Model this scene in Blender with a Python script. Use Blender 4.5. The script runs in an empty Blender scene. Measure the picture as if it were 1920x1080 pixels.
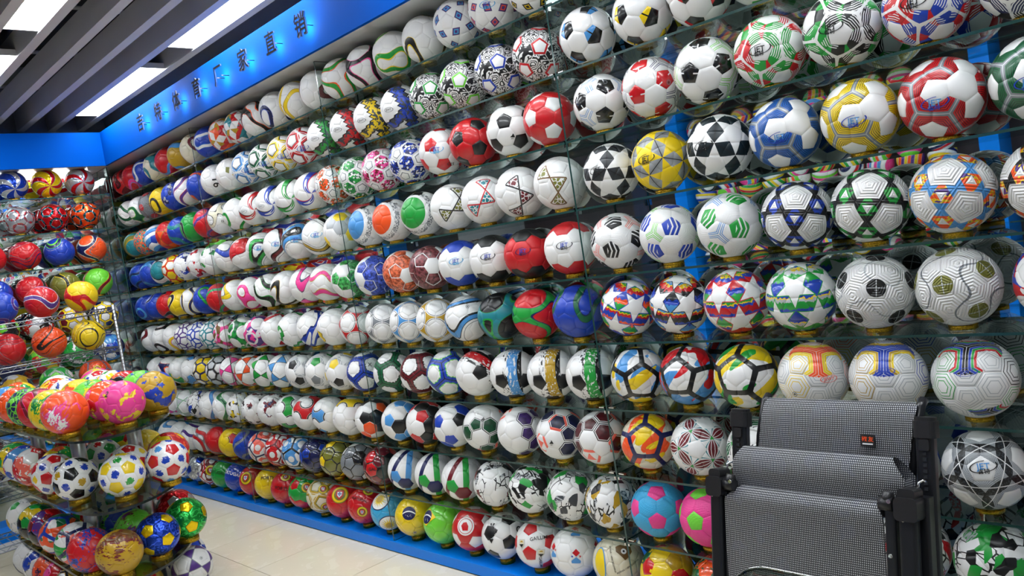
import bpy, bmesh, math, random
from mathutils import Vector, Matrix, Euler

# ------------------------------------------------------------------ camera, world, exposure
scene = bpy.context.scene
COL = scene.collection
CAM = Vector((1.969, -2.3755, 1.513))
RX = Vector((0.69215272, 0.70491807, -0.15496817))
DN = Vector((-0.06948131, -0.14863622, -0.98644798))
FW = Vector((-0.71839889, 0.69354004, -0.05390034))
cam_data = bpy.data.cameras.new('camera')
cam_data.sensor_width = 36.0
cam_data.lens = 28.047
cam_data.clip_start = 0.02
cam = bpy.data.objects.new('camera', cam_data)
COL.objects.link(cam)
m = Matrix.Identity(4)
for i in range(3):
    m[i][0] = RX[i]; m[i][1] = -DN[i]; m[i][2] = -FW[i]; m[i][3] = CAM[i]
cam.matrix_world = m
scene.camera = cam

world = bpy.data.worlds.new('world')
scene.world = world
world.use_nodes = True
world.node_tree.nodes['Background'].inputs[0].default_value = (0.75, 0.85, 1.0, 1)
world.node_tree.nodes['Background'].inputs[1].default_value = 0.05
scene.view_settings.view_transform = 'Standard'
scene.view_settings.look = 'None'
scene.view_settings.gamma = 1.0
scene.view_settings.use_curve_mapping = False
scene.view_settings.exposure = 0.0
scene.cycles.transparent_max_bounces = 40
scene.cycles.max_bounces = 10
scene.cycles.glossy_bounces = 5
scene.cycles.diffuse_bounces = 3
LAMP = 27.0            # strength of the ceiling light panels

rng = random.Random(7)

# ------------------------------------------------------------------ colours
def lin(h):
    h = h.lstrip('#')
    out = []
    for i in (0, 2, 4):
        c = int(h[i:i + 2], 16) / 255
        out.append(c / 12.92 if c <= .04045 else ((c + .055) / 1.055) ** 2.4)
    return tuple(out) + (1,)
CT = {
 'w': ('white', 'e6e6e6'), 'k': ('black', '131416'), 'r': ('red', 'c4161f'), 'b': ('blue', '1a3fae'), 'B': ('light blue', '4a90d0'),
 'n': ('navy', '161d52'), 'g': ('green', '1f9a3c'), 'G': ('dark green', '10603a'), 'l': ('lime', '6fd03a'), 'y': ('yellow', 'e8c81a'),
 'd': ('gold', 'b8931c'), 'o': ('orange', 'f0541e'), 'p': ('purple', '523082'), 'P': ('pink', 'e83f92'), 'm': ('maroon', '6b1420'),
 's': ('grey', '7b8086'), 'S': ('silver', 'b4b8bc'), 't': ('teal', '1f7f8c'), 'c': ('cream', 'ddd6bf'), 'u': ('brown', '6e4f26'),
 'v': ('olive', '74752c'), 'D': ('dark teal', '0d2630'), 'K': ('sky blue', '3aa5d8'), 'C': ('charcoal', '3a3f45'), 'Y': ('bright yellow', 'f2d012'),
 'x': ('salmon', 'f06a5a'), 'q': ('royal blue', '1d5fb4')}
def cl(k): return lin(CT[k][1])
def cn(k): return CT[k][0]

# ------------------------------------------------------------------ shader toolkit
class F:
    """float socket with arithmetic"""
    def __init__(self, s, sock): self.s = s; self.k = sock
    def _b(self, op, o, rev=False):
        return self.s.m(op, o, self) if rev else self.s.m(op, self, o)
    def __add__(self, o): return self._b('ADD', o)
    def __radd__(self, o): return self._b('ADD', o)
    def __sub__(self, o): return self._b('SUBTRACT', o)
    def __rsub__(self, o): return self._b('SUBTRACT', o, True)
    def __mul__(self, o): return self._b('MULTIPLY', o)
    def __rmul__(self, o): return self._b('MULTIPLY', o)
    def __truediv__(self, o): return self._b('DIVIDE', o)
    def __gt__(self, o): return self._b('GREATER_THAN', o)
    def __lt__(self, o): return self._b('LESS_THAN', o)
    def __abs__(self): return self.s.m('ABSOLUTE', self)
    def __neg__(self): return self * -1.0
    def __and__(self, o): return self * o
    def __or__(self, o): return self.s.m('MAXIMUM', self, o)

class Sh:
    def __init__(self, name):
        self.mat = bpy.data.materials.new(name)
        self.mat.use_nodes = True
        self.nt = self.mat.node_tree
        self.nt.nodes.clear()
        self.cache = {}
    def n(self, t): return self.nt.nodes.new(t)
    def inp(self, sock, v):
        if isinstance(v, F): self.nt.links.new(v.k, sock)
        elif hasattr(v, 'is_output'): self.nt.links.new(v, sock)
        else: sock.default_value = v
    def m(self, op, a, b=None, c=None):
        q = self.n('ShaderNodeMath'); q.operation = op
        self.inp(q.inputs[0], a)
        if b is not None: self.inp(q.inputs[1], b)
        if c is not None: self.inp(q.inputs[2], c)
        return F(self, q.outputs[0])
    def sin(self, a): return self.m('SINE', a)
    def cos(self, a): return self.m('COSINE', a)
    def mx(self, a, b): return self.m('MAXIMUM', a, b)
    def mn(self, a, b): return self.m('MINIMUM', a, b)
    def frac(self, a): return self.m('FRACT', a)
    def uv(self, name, i):
        key = ('uv', name)
        if key not in self.cache:
            q = self.n('ShaderNodeUVMap'); q.uv_map = name
            x = self.n('ShaderNodeSeparateXYZ'); self.nt.links.new(q.outputs[0], x.inputs[0])
            self.cache[key] = x
        return F(self, self.cache[key].outputs[i])
    def obj(self):
        if 'obj' not in self.cache:
            self.cache['obj'] = self.n('ShaderNodeTexCoord').outputs['Object']
        return self.cache['obj']
    def xyz(self):
        if 'xyz' not in self.cache:
            x = self.n('ShaderNodeSeparateXYZ'); self.nt.links.new(self.obj(), x.inputs[0])
            self.cache['xyz'] = [F(self, x.outputs[i]) for i in range(3)]
        return self.cache['xyz']
    @property
    def u(self): return self.uv('P', 0)
    @property
    def v(self): return self.uv('P', 1)
    @property
    def e(self): return self.uv('Q', 0)
    @property
    def pt(self): return self.uv('Q', 1) > .5
    @property
    def hx(self): return self.uv('Q', 1) < .5
    @property
    def rnd(self): return self.uv('R', 0)
    @property
    def cz(self): return self.uv('R', 1)
    @property
    def amax(self): return self.uv('A', 0)
    @property
    def amin(self): return self.uv('A', 1)
    @property
    def dd(self): return self.uv('D', 0)
    @property
    def m1(self): return self.uv('D', 1)
    @property
    def sa(self): return self.uv('S', 0)
    @property
    def ss(self): return self.uv('S', 1)
    def starmask(self, L, rho, grow=0.0):
        k = rho * .5878 / (L - rho * .809)
        return (self.ss - (L - self.sa) * k) < grow
    def map(self, scale, off=(0, 0, 0)):
        q = self.n('ShaderNodeMapping')
        self.nt.links.new(self.obj(), q.inputs[0])
        q.inputs['Scale'].default_value = scale if isinstance(scale, tuple) else (scale,) * 3
        q.inputs['Location'].default_value = off
        return q.outputs[0]
    def noise(self, scale, det=2, off=(0, 0, 0), sc=(1, 1, 1), dist=0.0):
        q = self.n('ShaderNodeTexNoise')
        self.nt.links.new(self.map(sc, off), q.inputs['Vector'])
        q.inputs['Scale'].default_value = scale; q.inputs['Detail'].default_value = det
        q.inputs['Distortion'].default_value = dist
        return F(self, q.outputs[0])
    def voro(self, scale, feat='F1', out='Distance', off=(0, 0, 0), sc=(1, 1, 1), rand=1.0):
        q = self.n('ShaderNodeTexVoronoi'); q.feature = feat
        self.nt.links.new(self.map(sc, off), q.inputs['Vector'])
        q.inputs['Scale'].default_value = scale
        q.inputs['Randomness'].default_value = rand
        if out == 'Color':
            x = self.n('ShaderNodeSeparateColor'); self.nt.links.new(q.outputs['Color'], x.inputs[0])
            return F(self, x.outputs[0]), F(self, x.outputs[1])
        return F(self, q.outputs[out])
    def gyroid(self, k, ph=0.0):
        x, y, z = [c * k + ph * (i + 1) for i, c in enumerate(self.xyz())]
        return self.sin(x) * self.cos(y) + self.sin(y) * self.cos(z) + self.sin(z) * self.cos(x)
    def mix(self, fac, a, b):
        q = self.n('ShaderNodeMix'); q.data_type = 'RGBA'
        self.inp(q.inputs[0], fac)
        self.inp(q.inputs[6], a); self.inp(q.inputs[7], b)
        return q.outputs[2]
    def col(self, base, *layers):
        """base colour, then (mask, colour) painted on top in order"""
        c = cl(base) if isinstance(base, str) else base
        for mask, cc in layers:
            c = self.mix(mask, c, cl(cc) if isinstance(cc, str) else cc)
        return c
    def finish(self, color, rough=.34, metal=0.0, bump=None, bstr=.3, bdist=.002, spec=.5, coat=0.0):
        p = self.n('ShaderNodeBsdfPrincipled'); o = self.n('ShaderNodeOutputMaterial')
        self.nt.links.new(p.outputs[0], o.inputs[0])
        self.inp(p.inputs['Base Color'], color)
        self.inp(p.inputs['Roughness'], rough); self.inp(p.inputs['Metallic'], metal)
        p.inputs['Specular IOR Level'].default_value = spec
        p.inputs['Coat Weight'].default_value = coat
        p.inputs['Coat Roughness'].default_value = .08
        if bump is not None:
            b = self.n('ShaderNodeBump'); b.inputs['Strength'].default_value = bstr
            b.inputs['Distance'].default_value = bdist
            self.inp(b.inputs['Height'], bump)
            self.nt.links.new(b.outputs[0], p.inputs['Normal'])
        return self.mat

def simple(name, rgb, rough=.5, metal=0.0, noise=None, spec=.5):
    s = Sh(name)
    c = rgb if len(rgb) == 4 else tuple(rgb) + (1,)
    if noise:
        nn = s.noise(noise[0], 3)
        c = s.mix(nn, tuple(x * (1 - noise[1]) for x in c[:3]) + (1,), tuple(min(1, x * (1 + noise[1])) for x in c[:3]) + (1,))
    return s.finish(c, rough, metal, spec=spec)

# ------------------------------------------------------------------ ball designs: each returns a colour (and keywords)
R = 0.105            # ball radius, metres
KX = 1 / R
DES = {}
PIN_AXIS = (.2763932, .8506508, .4472136)   # direction of one pentagon
HEX0 = (0.491123, 0.356822, 0.794654)     # direction of one hexagon of the ball
def design(fn): DES[fn.__name__] = fn; return fn
SEED = [0]
def ph(): SEED[0] += 1; return (SEED[0] * 2.399) % 6.283

@design
def plain(s, a, *r): return s.col(a), dict(coat=.5, rough=.25)
plain.d = '{0} ball'
@design
def classic(s, a, b, *r):
    return s.col(b, (s.pt, a)), dict(coat=.3)
classic.d = '{1} ball with {0} pentagons'
@design
def dimple(s, a, b, *r):
    q = s.voro(170, rand=.15)
    return s.col(b, (s.pt, a)), dict(bump=q, bstr=.6, rough=.5)
dimple.d = 'dimpled {1} ball with {0} pentagons'
@design
def star(s, a, b, c, *r):
    sm = s.starmask(2.26, 1.02)
    ln = s.hx & (s.dd < .014)
    g = s.dd * 3.0
    base = s.mix(s.mn(g, 1.0), tuple(x * .45 for x in cl(b)[:3]) + (1,), cl(b))
    return s.col(base, (ln, c), (sm, a)), dict(rough=.4)
star.d = '{1} ball with {0} stars joined at the tips'
@design
def cup(s, a, b, c, *r):
    sm = s.starmask(2.2, 1.05)
    nz = s.voro(34, out='Color')[0]
    return s.col(b, (sm, a), (sm & (nz > .55), c), (sm & (nz > .8), 'd')), {}
cup.d = '{1} ball with {0} and {2} shattered stars'
@design
def mstar(s, a, b, c, d='y', *r):
    rim = s.starmask(1.98, .86, .10)
    sm = s.starmask(1.98, .86)
    nz = s.noise(95, 3, sc=(1, 1, .35))
    zz = s.frac(s.xyz()[2] * (KX * 1.35) + 0.2 + (nz - .5) * .35)
    return s.col(b, (zz > .26, c), (zz > .38, 'y' if d != 'y' else 'w'), (zz > .44, d), (zz > .78, 'b' if b != 'b' else 'o'), (rim, b), (sm, a)), dict(coat=.3, rough=.3)
mstar.d = '{1} and {2} patchwork ball with big {0} stars'
@design
def tri(s, a, b, c, *r):
    nz = s.noise(40, 2)
    inner = s.hx & (s.amax < .5)
    ln = s.hx & (abs(s.amax - .5) < .05)
    a2 = s.mix(nz, tuple(x * .75 for x in cl(a)[:3]) + (1,), tuple(min(1, x * 1.25) for x in cl(a)[:3]) + (1,))
    return s.col(b, (inner, a2), (ln, c)), {}
tri.d = '{1} ball with {0} triangles outlined in {2}'
@design
def tria(s, a, b, c, *r):
    pick = s.hx & (s.rnd < .55)
    nz = s.voro(60, 'DISTANCE_TO_EDGE')
    inner = pick & (s.amax < .42)
    ln = pick & (abs(s.amax - .5) < .07)
    return s.col(b, (inner, a), (inner & (nz < .08), 'w'), (ln, c)), {}
tria.d = '{1} ball with {0} mosaic triangles edged {2}'
@design
def xband(s, a, b, c, *r):
    bd = s.hx & (s.amax < .68) & (s.amax > .2)
    st = s.noise(70, 3, sc=(1, .25, 1))
    core = bd & ((s.amin + 1) < .48)
    em = s.sin(s.sa * 24) * .5 + .5
    return s.col(c, (bd, b), (bd & (st > .56), a), (core, a)), dict(bump=em, bstr=.7, bdist=.004, rough=.38)
xband.d = '{2} embossed ball with {1} bands and {0} crosses'
@design
def xrain(s, a, b, c, *r):
    bd = s.hx & (s.amax < .68) & (s.amax > .2)
    st = s.noise(50, 3, sc=(1, .4, 1))
    core = bd & ((s.amin + 1) < .48)
    em = s.sin(s.sa * 24) * .5 + .5
    return s.col(c, (bd, b), (bd & (st > .5), 'y'), (bd & (st > .58), 'p'), (core, a)), dict(bump=em, bstr=.7, bdist=.004, rough=.38)
xrain.d = '{2} embossed ball with {1} flame bands and {0} crosses'
@design
def texband(s, a, b, *r):
    nz = (s.noise(75, 4) - .5) * 3.2 + .45
    pat = (s.pt & (s.rnd > .1)) | (s.hx & (s.rnd > .62) & (s.amax < .9))
    c2 = s.mix(nz, tuple(x * .25 for x in cl(a)[:3]) + (1,), tuple(min(1, x * 1.7 + .08) for x in cl(a)[:3]) + (1,))
    return s.col(b, (pat, c2)), {}
texband.d = '{1} ball with marbled {0} panels'
@design
def band(s, a, b, *r):
    return s.col(b, (abs(s.cz) > .45, a)), dict(rough=.45)
band.d = '{0} ball with a zigzag {1} belt'
@design
def tango(s, a, b, *r):
    # curved triads left between circles centred on the pentagons
    c = s.m1
    return s.col(b, (c > .50, a), ((c > .50) & (c < .535), 'w'), ((c > .475) & (c < .50), 'C'), (s.e > .95, b)), {}
tango.d = '{1} ball with {0} curved triads'
@design
def flower(s, a, b, c, *r):
    q = s.voro(45, out='Color')[0]
    msk = (s.m1 > .44) | (s.pt & (s.rnd > .6))
    return s.col(b, (msk, c), (msk & (q > .45), a), (msk & (q > .85), 'w')), {}
flower.d = '{1} ball with {0} and {2} floral patches'
@design
def seam(s, a, b, *r):
    return s.col(b, (s.e > .84, a), (s.dd < .05, a)), {}
seam.d = '{1} ball with bold {0} seam lines'
@design
def hexes(s, a, b, *r):
    return s.col(b, (s.e > .80, a), ((s.rnd > .55) & (s.e < .7), 'w')), dict(rough=.22, coat=.4)
hexes.d = '{1} ball with thick {0} honeycomb lines'
@design
def rough(s, a, b, c, *r):
    nz = s.noise(130, 4)
    d = s.dd + (nz - .5) * .16
    return s.col(b, (d < .17, c), (d < .13, a), (s.dd < .02, 'k')), {}
rough.d = '{1} ball with ragged {0} seams edged {2}'
@design
def kseam(s, a, b, c, d, *r):
    nz = s.noise(13, 1, sc=(.3, 1, 1), off=(ph(), 0, 0)); n2 = s.noise(16, 1, sc=(.3, 1, 1), off=(0, ph(), 0))
    return s.col(b, (nz > .52, c), (n2 > .55, d), (s.dd < .085, a)), dict(rough=.3, coat=.2)
kseam.d = '{0}-seamed {1} ball with {2} and {3} splashes'
@design
def gem(s, a, b, c, *r):
    q = s.frac(s.rnd * 7.3)
    f = s.m('SNAP', s.m1 * 6 + q * 3, 1.0) * .25
    return s.col(b, ((s.m1 > .2) & (s.frac(f) > .4), a), (s.m1 > .55, 'S'), (s.dd < .055, c)), {}
gem.d = '{1} ball with {0} facets and {2} seams'
@design
def pentnet(s, a, b, c, *r):
    ln = s.frac(s.dd * 22) < .28
    wh = s.pt | (s.hx & (s.rnd < .14))
    return s.col(a, (s.hx & ln, 'k'), (s.dd < .055, c), (s.dd < .012, 'S'), (wh, b)), dict(coat=.15)
pentnet.d = '{1} ball with ribbed {0} panels and {2} seams'
@design
def geo(s, a, b, c, *r):
    t = s.hx & (s.amax > .1)
    l1 = s.hx & (abs(s.amax - .28) < .05); l2 = s.hx & (abs(s.amax - .55) < .05)
    blk = s.hx & (s.amax > .86)
    sp = s.hx & (s.dd < .06)
    return s.col(b, (t, a), (l1 | l2, b), (blk, c), (sp, b)), {}
geo.d = '{1} ball with {0} rings around {2}-edged pentagons'
@design
def zebra(s, a, *r):
    x = s.noise(16, 1, dist=1.5)
    st = s.sin(x * 48) > .1
    big = s.noise(22, 1, off=(3, 1, 2)) > .64
    rim = s.pt & (s.e > .72)
    return s.col('w', (s.hx & st, 'k'), (s.hx & big, 'k'), (s.hx & (s.e > .965), 'w'), (s.pt, 'w'), (rim, a)), {}
zebra.d = 'zebra striped ball with white pentagons edged {0}'
@design
def speckle(s, a, b, c, *r):
    q = s.voro(115, out='Color')[0]
    m_ = s.hx & (s.e < .86)
    stl = (s.pt & (abs(s.e - .62) < .07)) | (s.hx & (abs(s.amax - .97) < .02))
    return s.col(b, (m_, a), (m_ & (q > .5), c), (m_ & (q > .8), b), (stl, 's')), {}
speckle.d = '{1} ball with speckled {0} rosettes and star outlines'
@design
def half(s, a, b, c, *r):
    return s.col(c, (s.pt, a), (s.pt & (s.v < -.25), b), (s.hx & (s.rnd > .9), a), (s.pt & (abs(s.u) < .08), a)), dict(coat=.3, rough=.25)
half.d = '{2} ball with {0} and {1} split pentagons'
@design
def tribal(s, a, b, c, *r):
    tick = s.pt & (abs(s.u) < .07) & (abs(s.v) > .55)
    ln = (s.dd > .035) & (s.dd < .055) | ((s.dd > .085) & (s.dd < .105))
    pk = s.frac(s.rnd * 3.7) > .45
    return s.col(b, (s.hx & ln & pk, c), (s.pt, a), (tick, b)), dict(coat=.5, rough=.22)
tribal.d = 'glossy {1} ball with {0} pentagons and {2} double lines'
@design
def burst(s, a, b, c, *r):
    st = s.sin(s.sa * 30 + s.ss * 5) > .25
    lo = s.noise(20, 1) > .47
    side = s.ss > .55
    wy = s.hx & (s.dd < .07 * (s.m1 * 3.2 - 1.2)) & (s.m1 > .42)
    blk = s.hx & (s.frac(s.rnd * 5.1) > .62)
    return s.col(a, (blk, c), (side & (s.frac(s.rnd * 3.3) > .5), c), (st & lo & s.hx, b), (wy, b), (s.pt & (s.e < .93), b)), dict(rough=.4)
burst.d = '{1} ball with {0} and {2} streaked bursts'
@design
def chev(s, a, b, c, *r):
    st = s.sin((s.v + abs(s.u) * -.35) * 12) > -.45
    top = s.v > .45
    ln = ((s.dd > .02) & (s.dd < .042)) | ((s.dd > .066) & (s.dd < .088))
    pk = s.frac(s.rnd * 3.7) > .52
    em = s.mx(s.sin(s.dd * 110), 0.0) * (s.dd < .17)
    return s.col(b, (s.hx & ln & pk, c), (s.pt & (st | top), a)), dict(bump=em, bstr=.35, rough=.4)
chev.d = '{1} ball with {0} chevron pentagons and {2} double lines'
@design
def disc(s, a, b, c, *r):
    rr = (s.u * s.u + s.v * s.v)
    d_ = s.pt & (rr < .72)
    cr = s.pt & ((abs(s.u) < .04) | (abs(s.v) < .04)) & (rr < .62)
    g = s.gyroid(38, ph())
    em = s.sin(s.e * 30) * .5 + .5
    return s.col(b, (abs(g) < .12, c), (d_, a), (cr, 'S')), dict(bump=em, bstr=.8, bdist=.004, rough=.42)
disc.d = '{1} embossed ball with round {0} spots and faint {2} veins'
@design
def maze(s, a, b, c, *r):
    f = s.frac(s.e * 4.2)
    br = s.hx & (abs(s.frac(s.amax * 1.5) - .5) < .08)
    ln = (f > .62) & (f < .86) & (s.e > .25)
    x, y, z = [q * KX for q in s.xyz()]
    hc = HEX0
    dt = x * hc[0] + y * hc[1] + z * hc[2]
    rg_ = (dt + (s.noise(160, 1) - .5) * .06)
    reg = ((rg_ > .70) | (rg_ < -.2) & (rg_ > -.5) & (y > .3)) & (s.dd < .24)
    em = s.m('MULTIPLY', ln, -1.0)
    return s.col(b, (ln & (s.rnd > .5), 'S'), (ln & (s.rnd < .5), c), (ln & (s.rnd < .25), a), (reg, a), (reg & (s.dd > .06), 'b' if a in 'kb' else 'o'), (reg & (s.dd > .12), c), (reg & (s.dd > .18), 'r' if a == 'k' else 'y'), (reg & (abs(s.frac(s.dd * 16.6) - .05) < .05), b)), dict(bump=em, bstr=.8, bdist=.003, rough=.35)
maze.d = '{1} maze grooved ball with {0} and {2} flashes'
@design
def petal(s, a, b, c, *r):
    w = s.sin(s.mn(-1.0 * s.amin, 1.0) * 1.5708)
    d_ = s.dd
    p1 = s.hx & (d_ < w * .17); p2 = s.hx & (d_ < w * .26); p3 = s.hx & (d_ < w * .22)
    mid = p1 & (abs(d_ - w * .07) < .012)
    return s.col(b, (p2, c), (p3, b), (p1, a), (mid, 'w'), (s.hx & (s.amin > -.12), 'g')), {}
petal.d = '{1} ball with {0} petals lined in {2}'
@design
def lens(s, a, b, c, *r):
    w = s.sin(s.mn(-1.0 * s.amin + .15, 1.0) * 1.5708)
    d_ = s.dd
    p1 = s.hx & (d_ < w * .13)
    p2 = (d_ < w * .36)
    ln = p2 & (s.frac((d_ / w) * 26) < .45)
    tx = s.noise(200, 1) > .55
    return s.col(b, (p2 & s.hx, 'S'), (ln & s.hx, c), (p1, a), (p1 & tx, 'C'), (s.hx & (abs(s.amax - .5) < .035), 'w')), {}
lens.d = '{1} ball with {0} almond shapes ringed in {2}'
@design
def shard(s, a, b, c, *r):
    q1, q2 = s.voro(40, out='Color', off=(ph(), ph(), 0), sc=(1, .8, .5))
    q3 = s.voro(40, 'DISTANCE_TO_EDGE', off=(3, SEED[0] * .7, 1), sc=(.6, 1, .5))
    st = s.noise(160, 2, sc=(1, .2, 1)) > .5
    return s.col(b, ((q3 < .05) & (q2 > .45), 'k'), (q1 > .66, a), ((q1 > .66) & st & (q2 > .4), 'S'), ((q1 > .82) & (q2 > .3), c)), {}
shard.d = '{1} ball with {0} and {2} jagged shards'
@design
def brush(s, a, b, c, *r):
    x, y, z = [q * KX for q in s.xyz()]
    st = s.noise(120, 3, sc=(1, 1, .12), off=(ph(), 0, 0))
    bd = (abs(x + y * .25) < .42)
    w1 = bd & ((st + (x * .3)) > .53)
    w2 = (abs(x - .25) < .2) & (st > .42)
    return s.col(b, (w1, c), (w2, a), (s.pt & (s.rnd > .45), 'k')), {}
brush.d = '{1} ball with {0} and {2} brush strokes'
@design
def splash(s, a, b, c, *r):
    n1 = s.noise(17, 4, off=(ph(), ph(), 0)); n2 = s.noise(26, 3, off=(0, ph(), 4))
    return s.col(a, (n1 > .57, b), ((n1 > .54) & (n2 > .56), c)), {}
splash.d = '{0} ball with {1} and {2} paint splashes'
@design
def patchy(s, a, b, c, *r):
    nz = (s.noise(220, 2) - .5) * .25
    r1 = s.rnd
    return s.col(b, ((r1 < .34) & (s.e + nz < .96), a), ((r1 > .34) & (r1 < .66), c)), {}
patchy.d = '{1} ball with {0} and {2} patches'
@design
def ypatch(s, a, b, c, *r):
    pick = s.hx & (s.rnd < .6)
    d_ = s.dd
    out = pick & (s.m1 > .34) & (s.dd < .30); inn = pick & (s.m1 > .40) & (s.dd < .24)
    wl = pick & (abs(s.m1 - .40) < .012)
    return s.col(b, (out, c), (inn, a), (wl & inn, 'w')), {}
ypatch.d = '{1} ball with {0} Y shapes outlined {2}'
@design
def hexo(s, a, b, c, *r):
    pick = s.frac(s.rnd * 9.7) < .42
    k_ = s.frac(s.rnd * 5.3) < .3
    nz = s.noise(60, 2)
    a2 = s.mix(nz, cl('k'), cl(a))
    tri_ = s.hx & (s.amax < .32) & k_
    return s.col(b, (tri_, c), (pick & (s.e < .93), a2), (pick & (abs(s.e - .8) < .05), b), (pick & (abs(s.e - .87) < .04), 'k'), (s.hx & k_ & (s.amin < -.7), c)), {}
hexo.d = '{1} ball with {0} ringed panels and {2} wedges'
@design
def hexd(s, a, b, c, *r):
    return s.col(b, (s.frac(s.rnd * 5.7) < .22, a), (s.frac(s.rnd * 5.7) > .8, 'k'), (s.e > .9, c)), dict(coat=.7, rough=.2)
hexd.d = 'glossy {1} ball with {0} panels outlined {2}'
@design
def arrow(s, a, b, c, *r):
    st = s.frac(s.m1 * 26) < .5
    x, y, z = [q * KX for q in s.xyz()]
    reg = (x + y * .4) > .25
    r2 = (x + y * .4 > -.05) & (x + y * .4 < .25)
    return s.col(b, (reg & st, 's'), (r2, a), ((x - z * .5 < -.15) & (x - z * .5 > -.4), c), (s.hx & (s.rnd < .2), c), (s.pt & (s.rnd > .6), a)), {}
arrow.d = '{1} ball with {0} arrows, fine stripes and {2} bars'
@design
def swoosh(s, a, b, c, *r):
    g = s.gyroid(26, ph())
    return s.col(a, ((g > .30), c), ((g > .36), b), (g > .95, c), (g > 1.05, a)), {}
swoosh.d = '{0} ball with {1} and {2} curved swooshes'
@design
def ribbon(s, a, b, c, *r):
    g = s.gyroid(19, ph())
    return s.col(b, (abs(g - .35) < .36, c), (abs(g - .30) < .22, a), (abs(g + .32) < .04, 's')), dict(coat=.2)
ribbon.d = '{1} ball with a winding {0} ribbon edged {2}'
@design
def swirl(s, a, b, c, *r):
    g = s.gyroid(15, ph())
    return s.col(b, (abs(g) < .3, c), (abs(g) < .22, a)), dict(coat=.3)
swirl.d = '{1} ball with broad {0} swirls edged {2}'
@design
def pin(s, a, b, c, *r):
    # one big pinwheel of curved blades around a pentagon
    c0 = Vector((.8944272, 0, .4472136)); c0 = Vector(PIN_AXIS)
    e1 = c0.orthogonal().normalized(); e2 = c0.cross(e1)
    X = [q * KX for q in s.xyz()]
    dot3 = lambda w: X[0] * w[0] + X[1] * w[1] + X[2] * w[2]
    lx, ly, lz = dot3(e1), dot3(e2), dot3(c0)
    r_ = s.m('SQRT', lx * lx + ly * ly)
    an = s.m('ARCTAN2', ly, lx)
    t = s.sin(an * 3 + r_ * 4.6)
    w_ = t - (r_ * .45 + .42)
    bl = (w_ > 0) & (lz > -.1)
    ed = (w_ > -.22) & (lz > -.1) & (s.sin(an * 3 + r_ * 4.6 + .6) > t)
    far = (lz < -.1) & (abs(s.gyroid(24)) < .15)
    return s.col(b, (far, a), (ed, c), (bl, a), (bl & (abs(w_ - .3) < .06), b)), {}
pin.d = '{1} ball with {0} pinwheels outlined {2}'
@design
def cap(s, a, b, c, *r):
    x, y, z = [q * KX for q in s.xyz()]
    cp = (z > .72) | (z < -.8)
    tx = (s.voro(230, out='Color')[0] > .45) & (z < .6) & (z > .4)
    blk = s.pt & (s.rnd > .35) & (abs(z) < .6)
    return s.col(b, (tx, 's'), (cp, a), (blk & (s.e < .85), c)), {}
cap.d = '{1} ball with a round {0} cap and {2} blocks'
@design
def diamond(s, a, b, c, *r):
    sc = (2 * s.amax + s.amin) * .577
    t = sc / .5 + (s.amin + 1) / .62
    return s.col(b, (s.hx & (t < 1), a), (s.hx & (abs(t - .55) < .13), c), (s.hx & (abs(t - 1) < .05), 'k')), {}
diamond.d = '{1} ball with {0} and {2} diamonds'
@design
def stripe(s, a, b, c, *r):
    x, y, z = [q * KX for q in s.xyz()]
    q = s.frac(z * 1.6 + .3)
    return s.col(b, (q > .5, a), (abs(q - .5) < .05, c), (s.pt & (s.rnd > .5), c)), {}
stripe.d = '{1} ball with {0} and {2} stripes'
@design
def net(s, a, b, c, *r):
    ed = s.voro(34, 'DISTANCE_TO_EDGE', off=(ph(), 0, 0))
    return s.col(b, (ed < .09, a), (s.e > .96, c)), {}
net.d = '{1} ball with a tangled {0} net'
@design
def jag(s, a, b, *r):
    g = s.gyroid(24, ph()); n_ = s.m('PINGPONG', s.xyz()[2] * 60, 1.0)
    h = g + (n_ - .5) * .4
    sh_ = tuple(x * .3 for x in cl(a)[:3]) + (1,)
    return s.col(b, (h > .52, sh_), (h > .66, a), (h > 1.15, b)), {}
jag.d = '{1} ball with jagged {0} flashes'
@design
def block(s, a, b, c, *r):
    bl = s.hx & (s.amax > .55) & (s.frac(s.dd * 7) > .25) & (s.rnd < .7)
    return s.col(b, (bl, 'S'), (s.pt & (s.rnd < .6), a), (s.pt & (s.rnd > .6), c), (s.pt & (s.e > .88), b)), {}
block.d = '{1} ball with {0} pentagons and {2} blocks'
@design
def xpatch(s, a, b, c, *r):
    x, y, z = [q * KX for q in s.xyz()]
    jg = (s.m('PINGPONG', z * 5, .5) - .25) * .25
    d1 = abs(x * .8 + z * .35 + jg); d2 = abs(x * .9 - z * .7 + jg * .5)
    d_ = s.mn(d1, d2)
    tx = s.noise(40, 2, dist=.6) > .52
    return s.col(b, (d_ < .26, c), (d_ < .2, a), ((d_ < .2) & tx, 'C')), {}
xpatch.d = '{1} ball with a {0} circuit cross edged {2}'
@design
def multi(s, a, b, c='y', d='w', *r):
    r1 = s.rnd
    nz = s.noise(40, 3)
    return s.col(a, (r1 > .4, b), (r1 > .65, c), (r1 > .85, d), ((nz > .6) & (r1 < .7), c)), dict(coat=.5, rough=.25)
multi.d = '{0}, {1} and {2} patchwork ball'
@design
def print_(s, a, b, c, *r):
    # white hexes carry a small coloured motif
    n1 = s.noise(120, 2)
    rr = s.u * s.u + s.v * s.v
    mot = s.hx & ((rr + (n1 - .5) * .7) < .22)
    return s.col(b, (s.pt, a), (mot, c), (mot & (s.rnd > .5), 'b' if c != 'b' else 'r')), dict(coat=.5, rough=.22)
print_.d = '{1} ball with {0} pentagons and {2} motifs'
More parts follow.
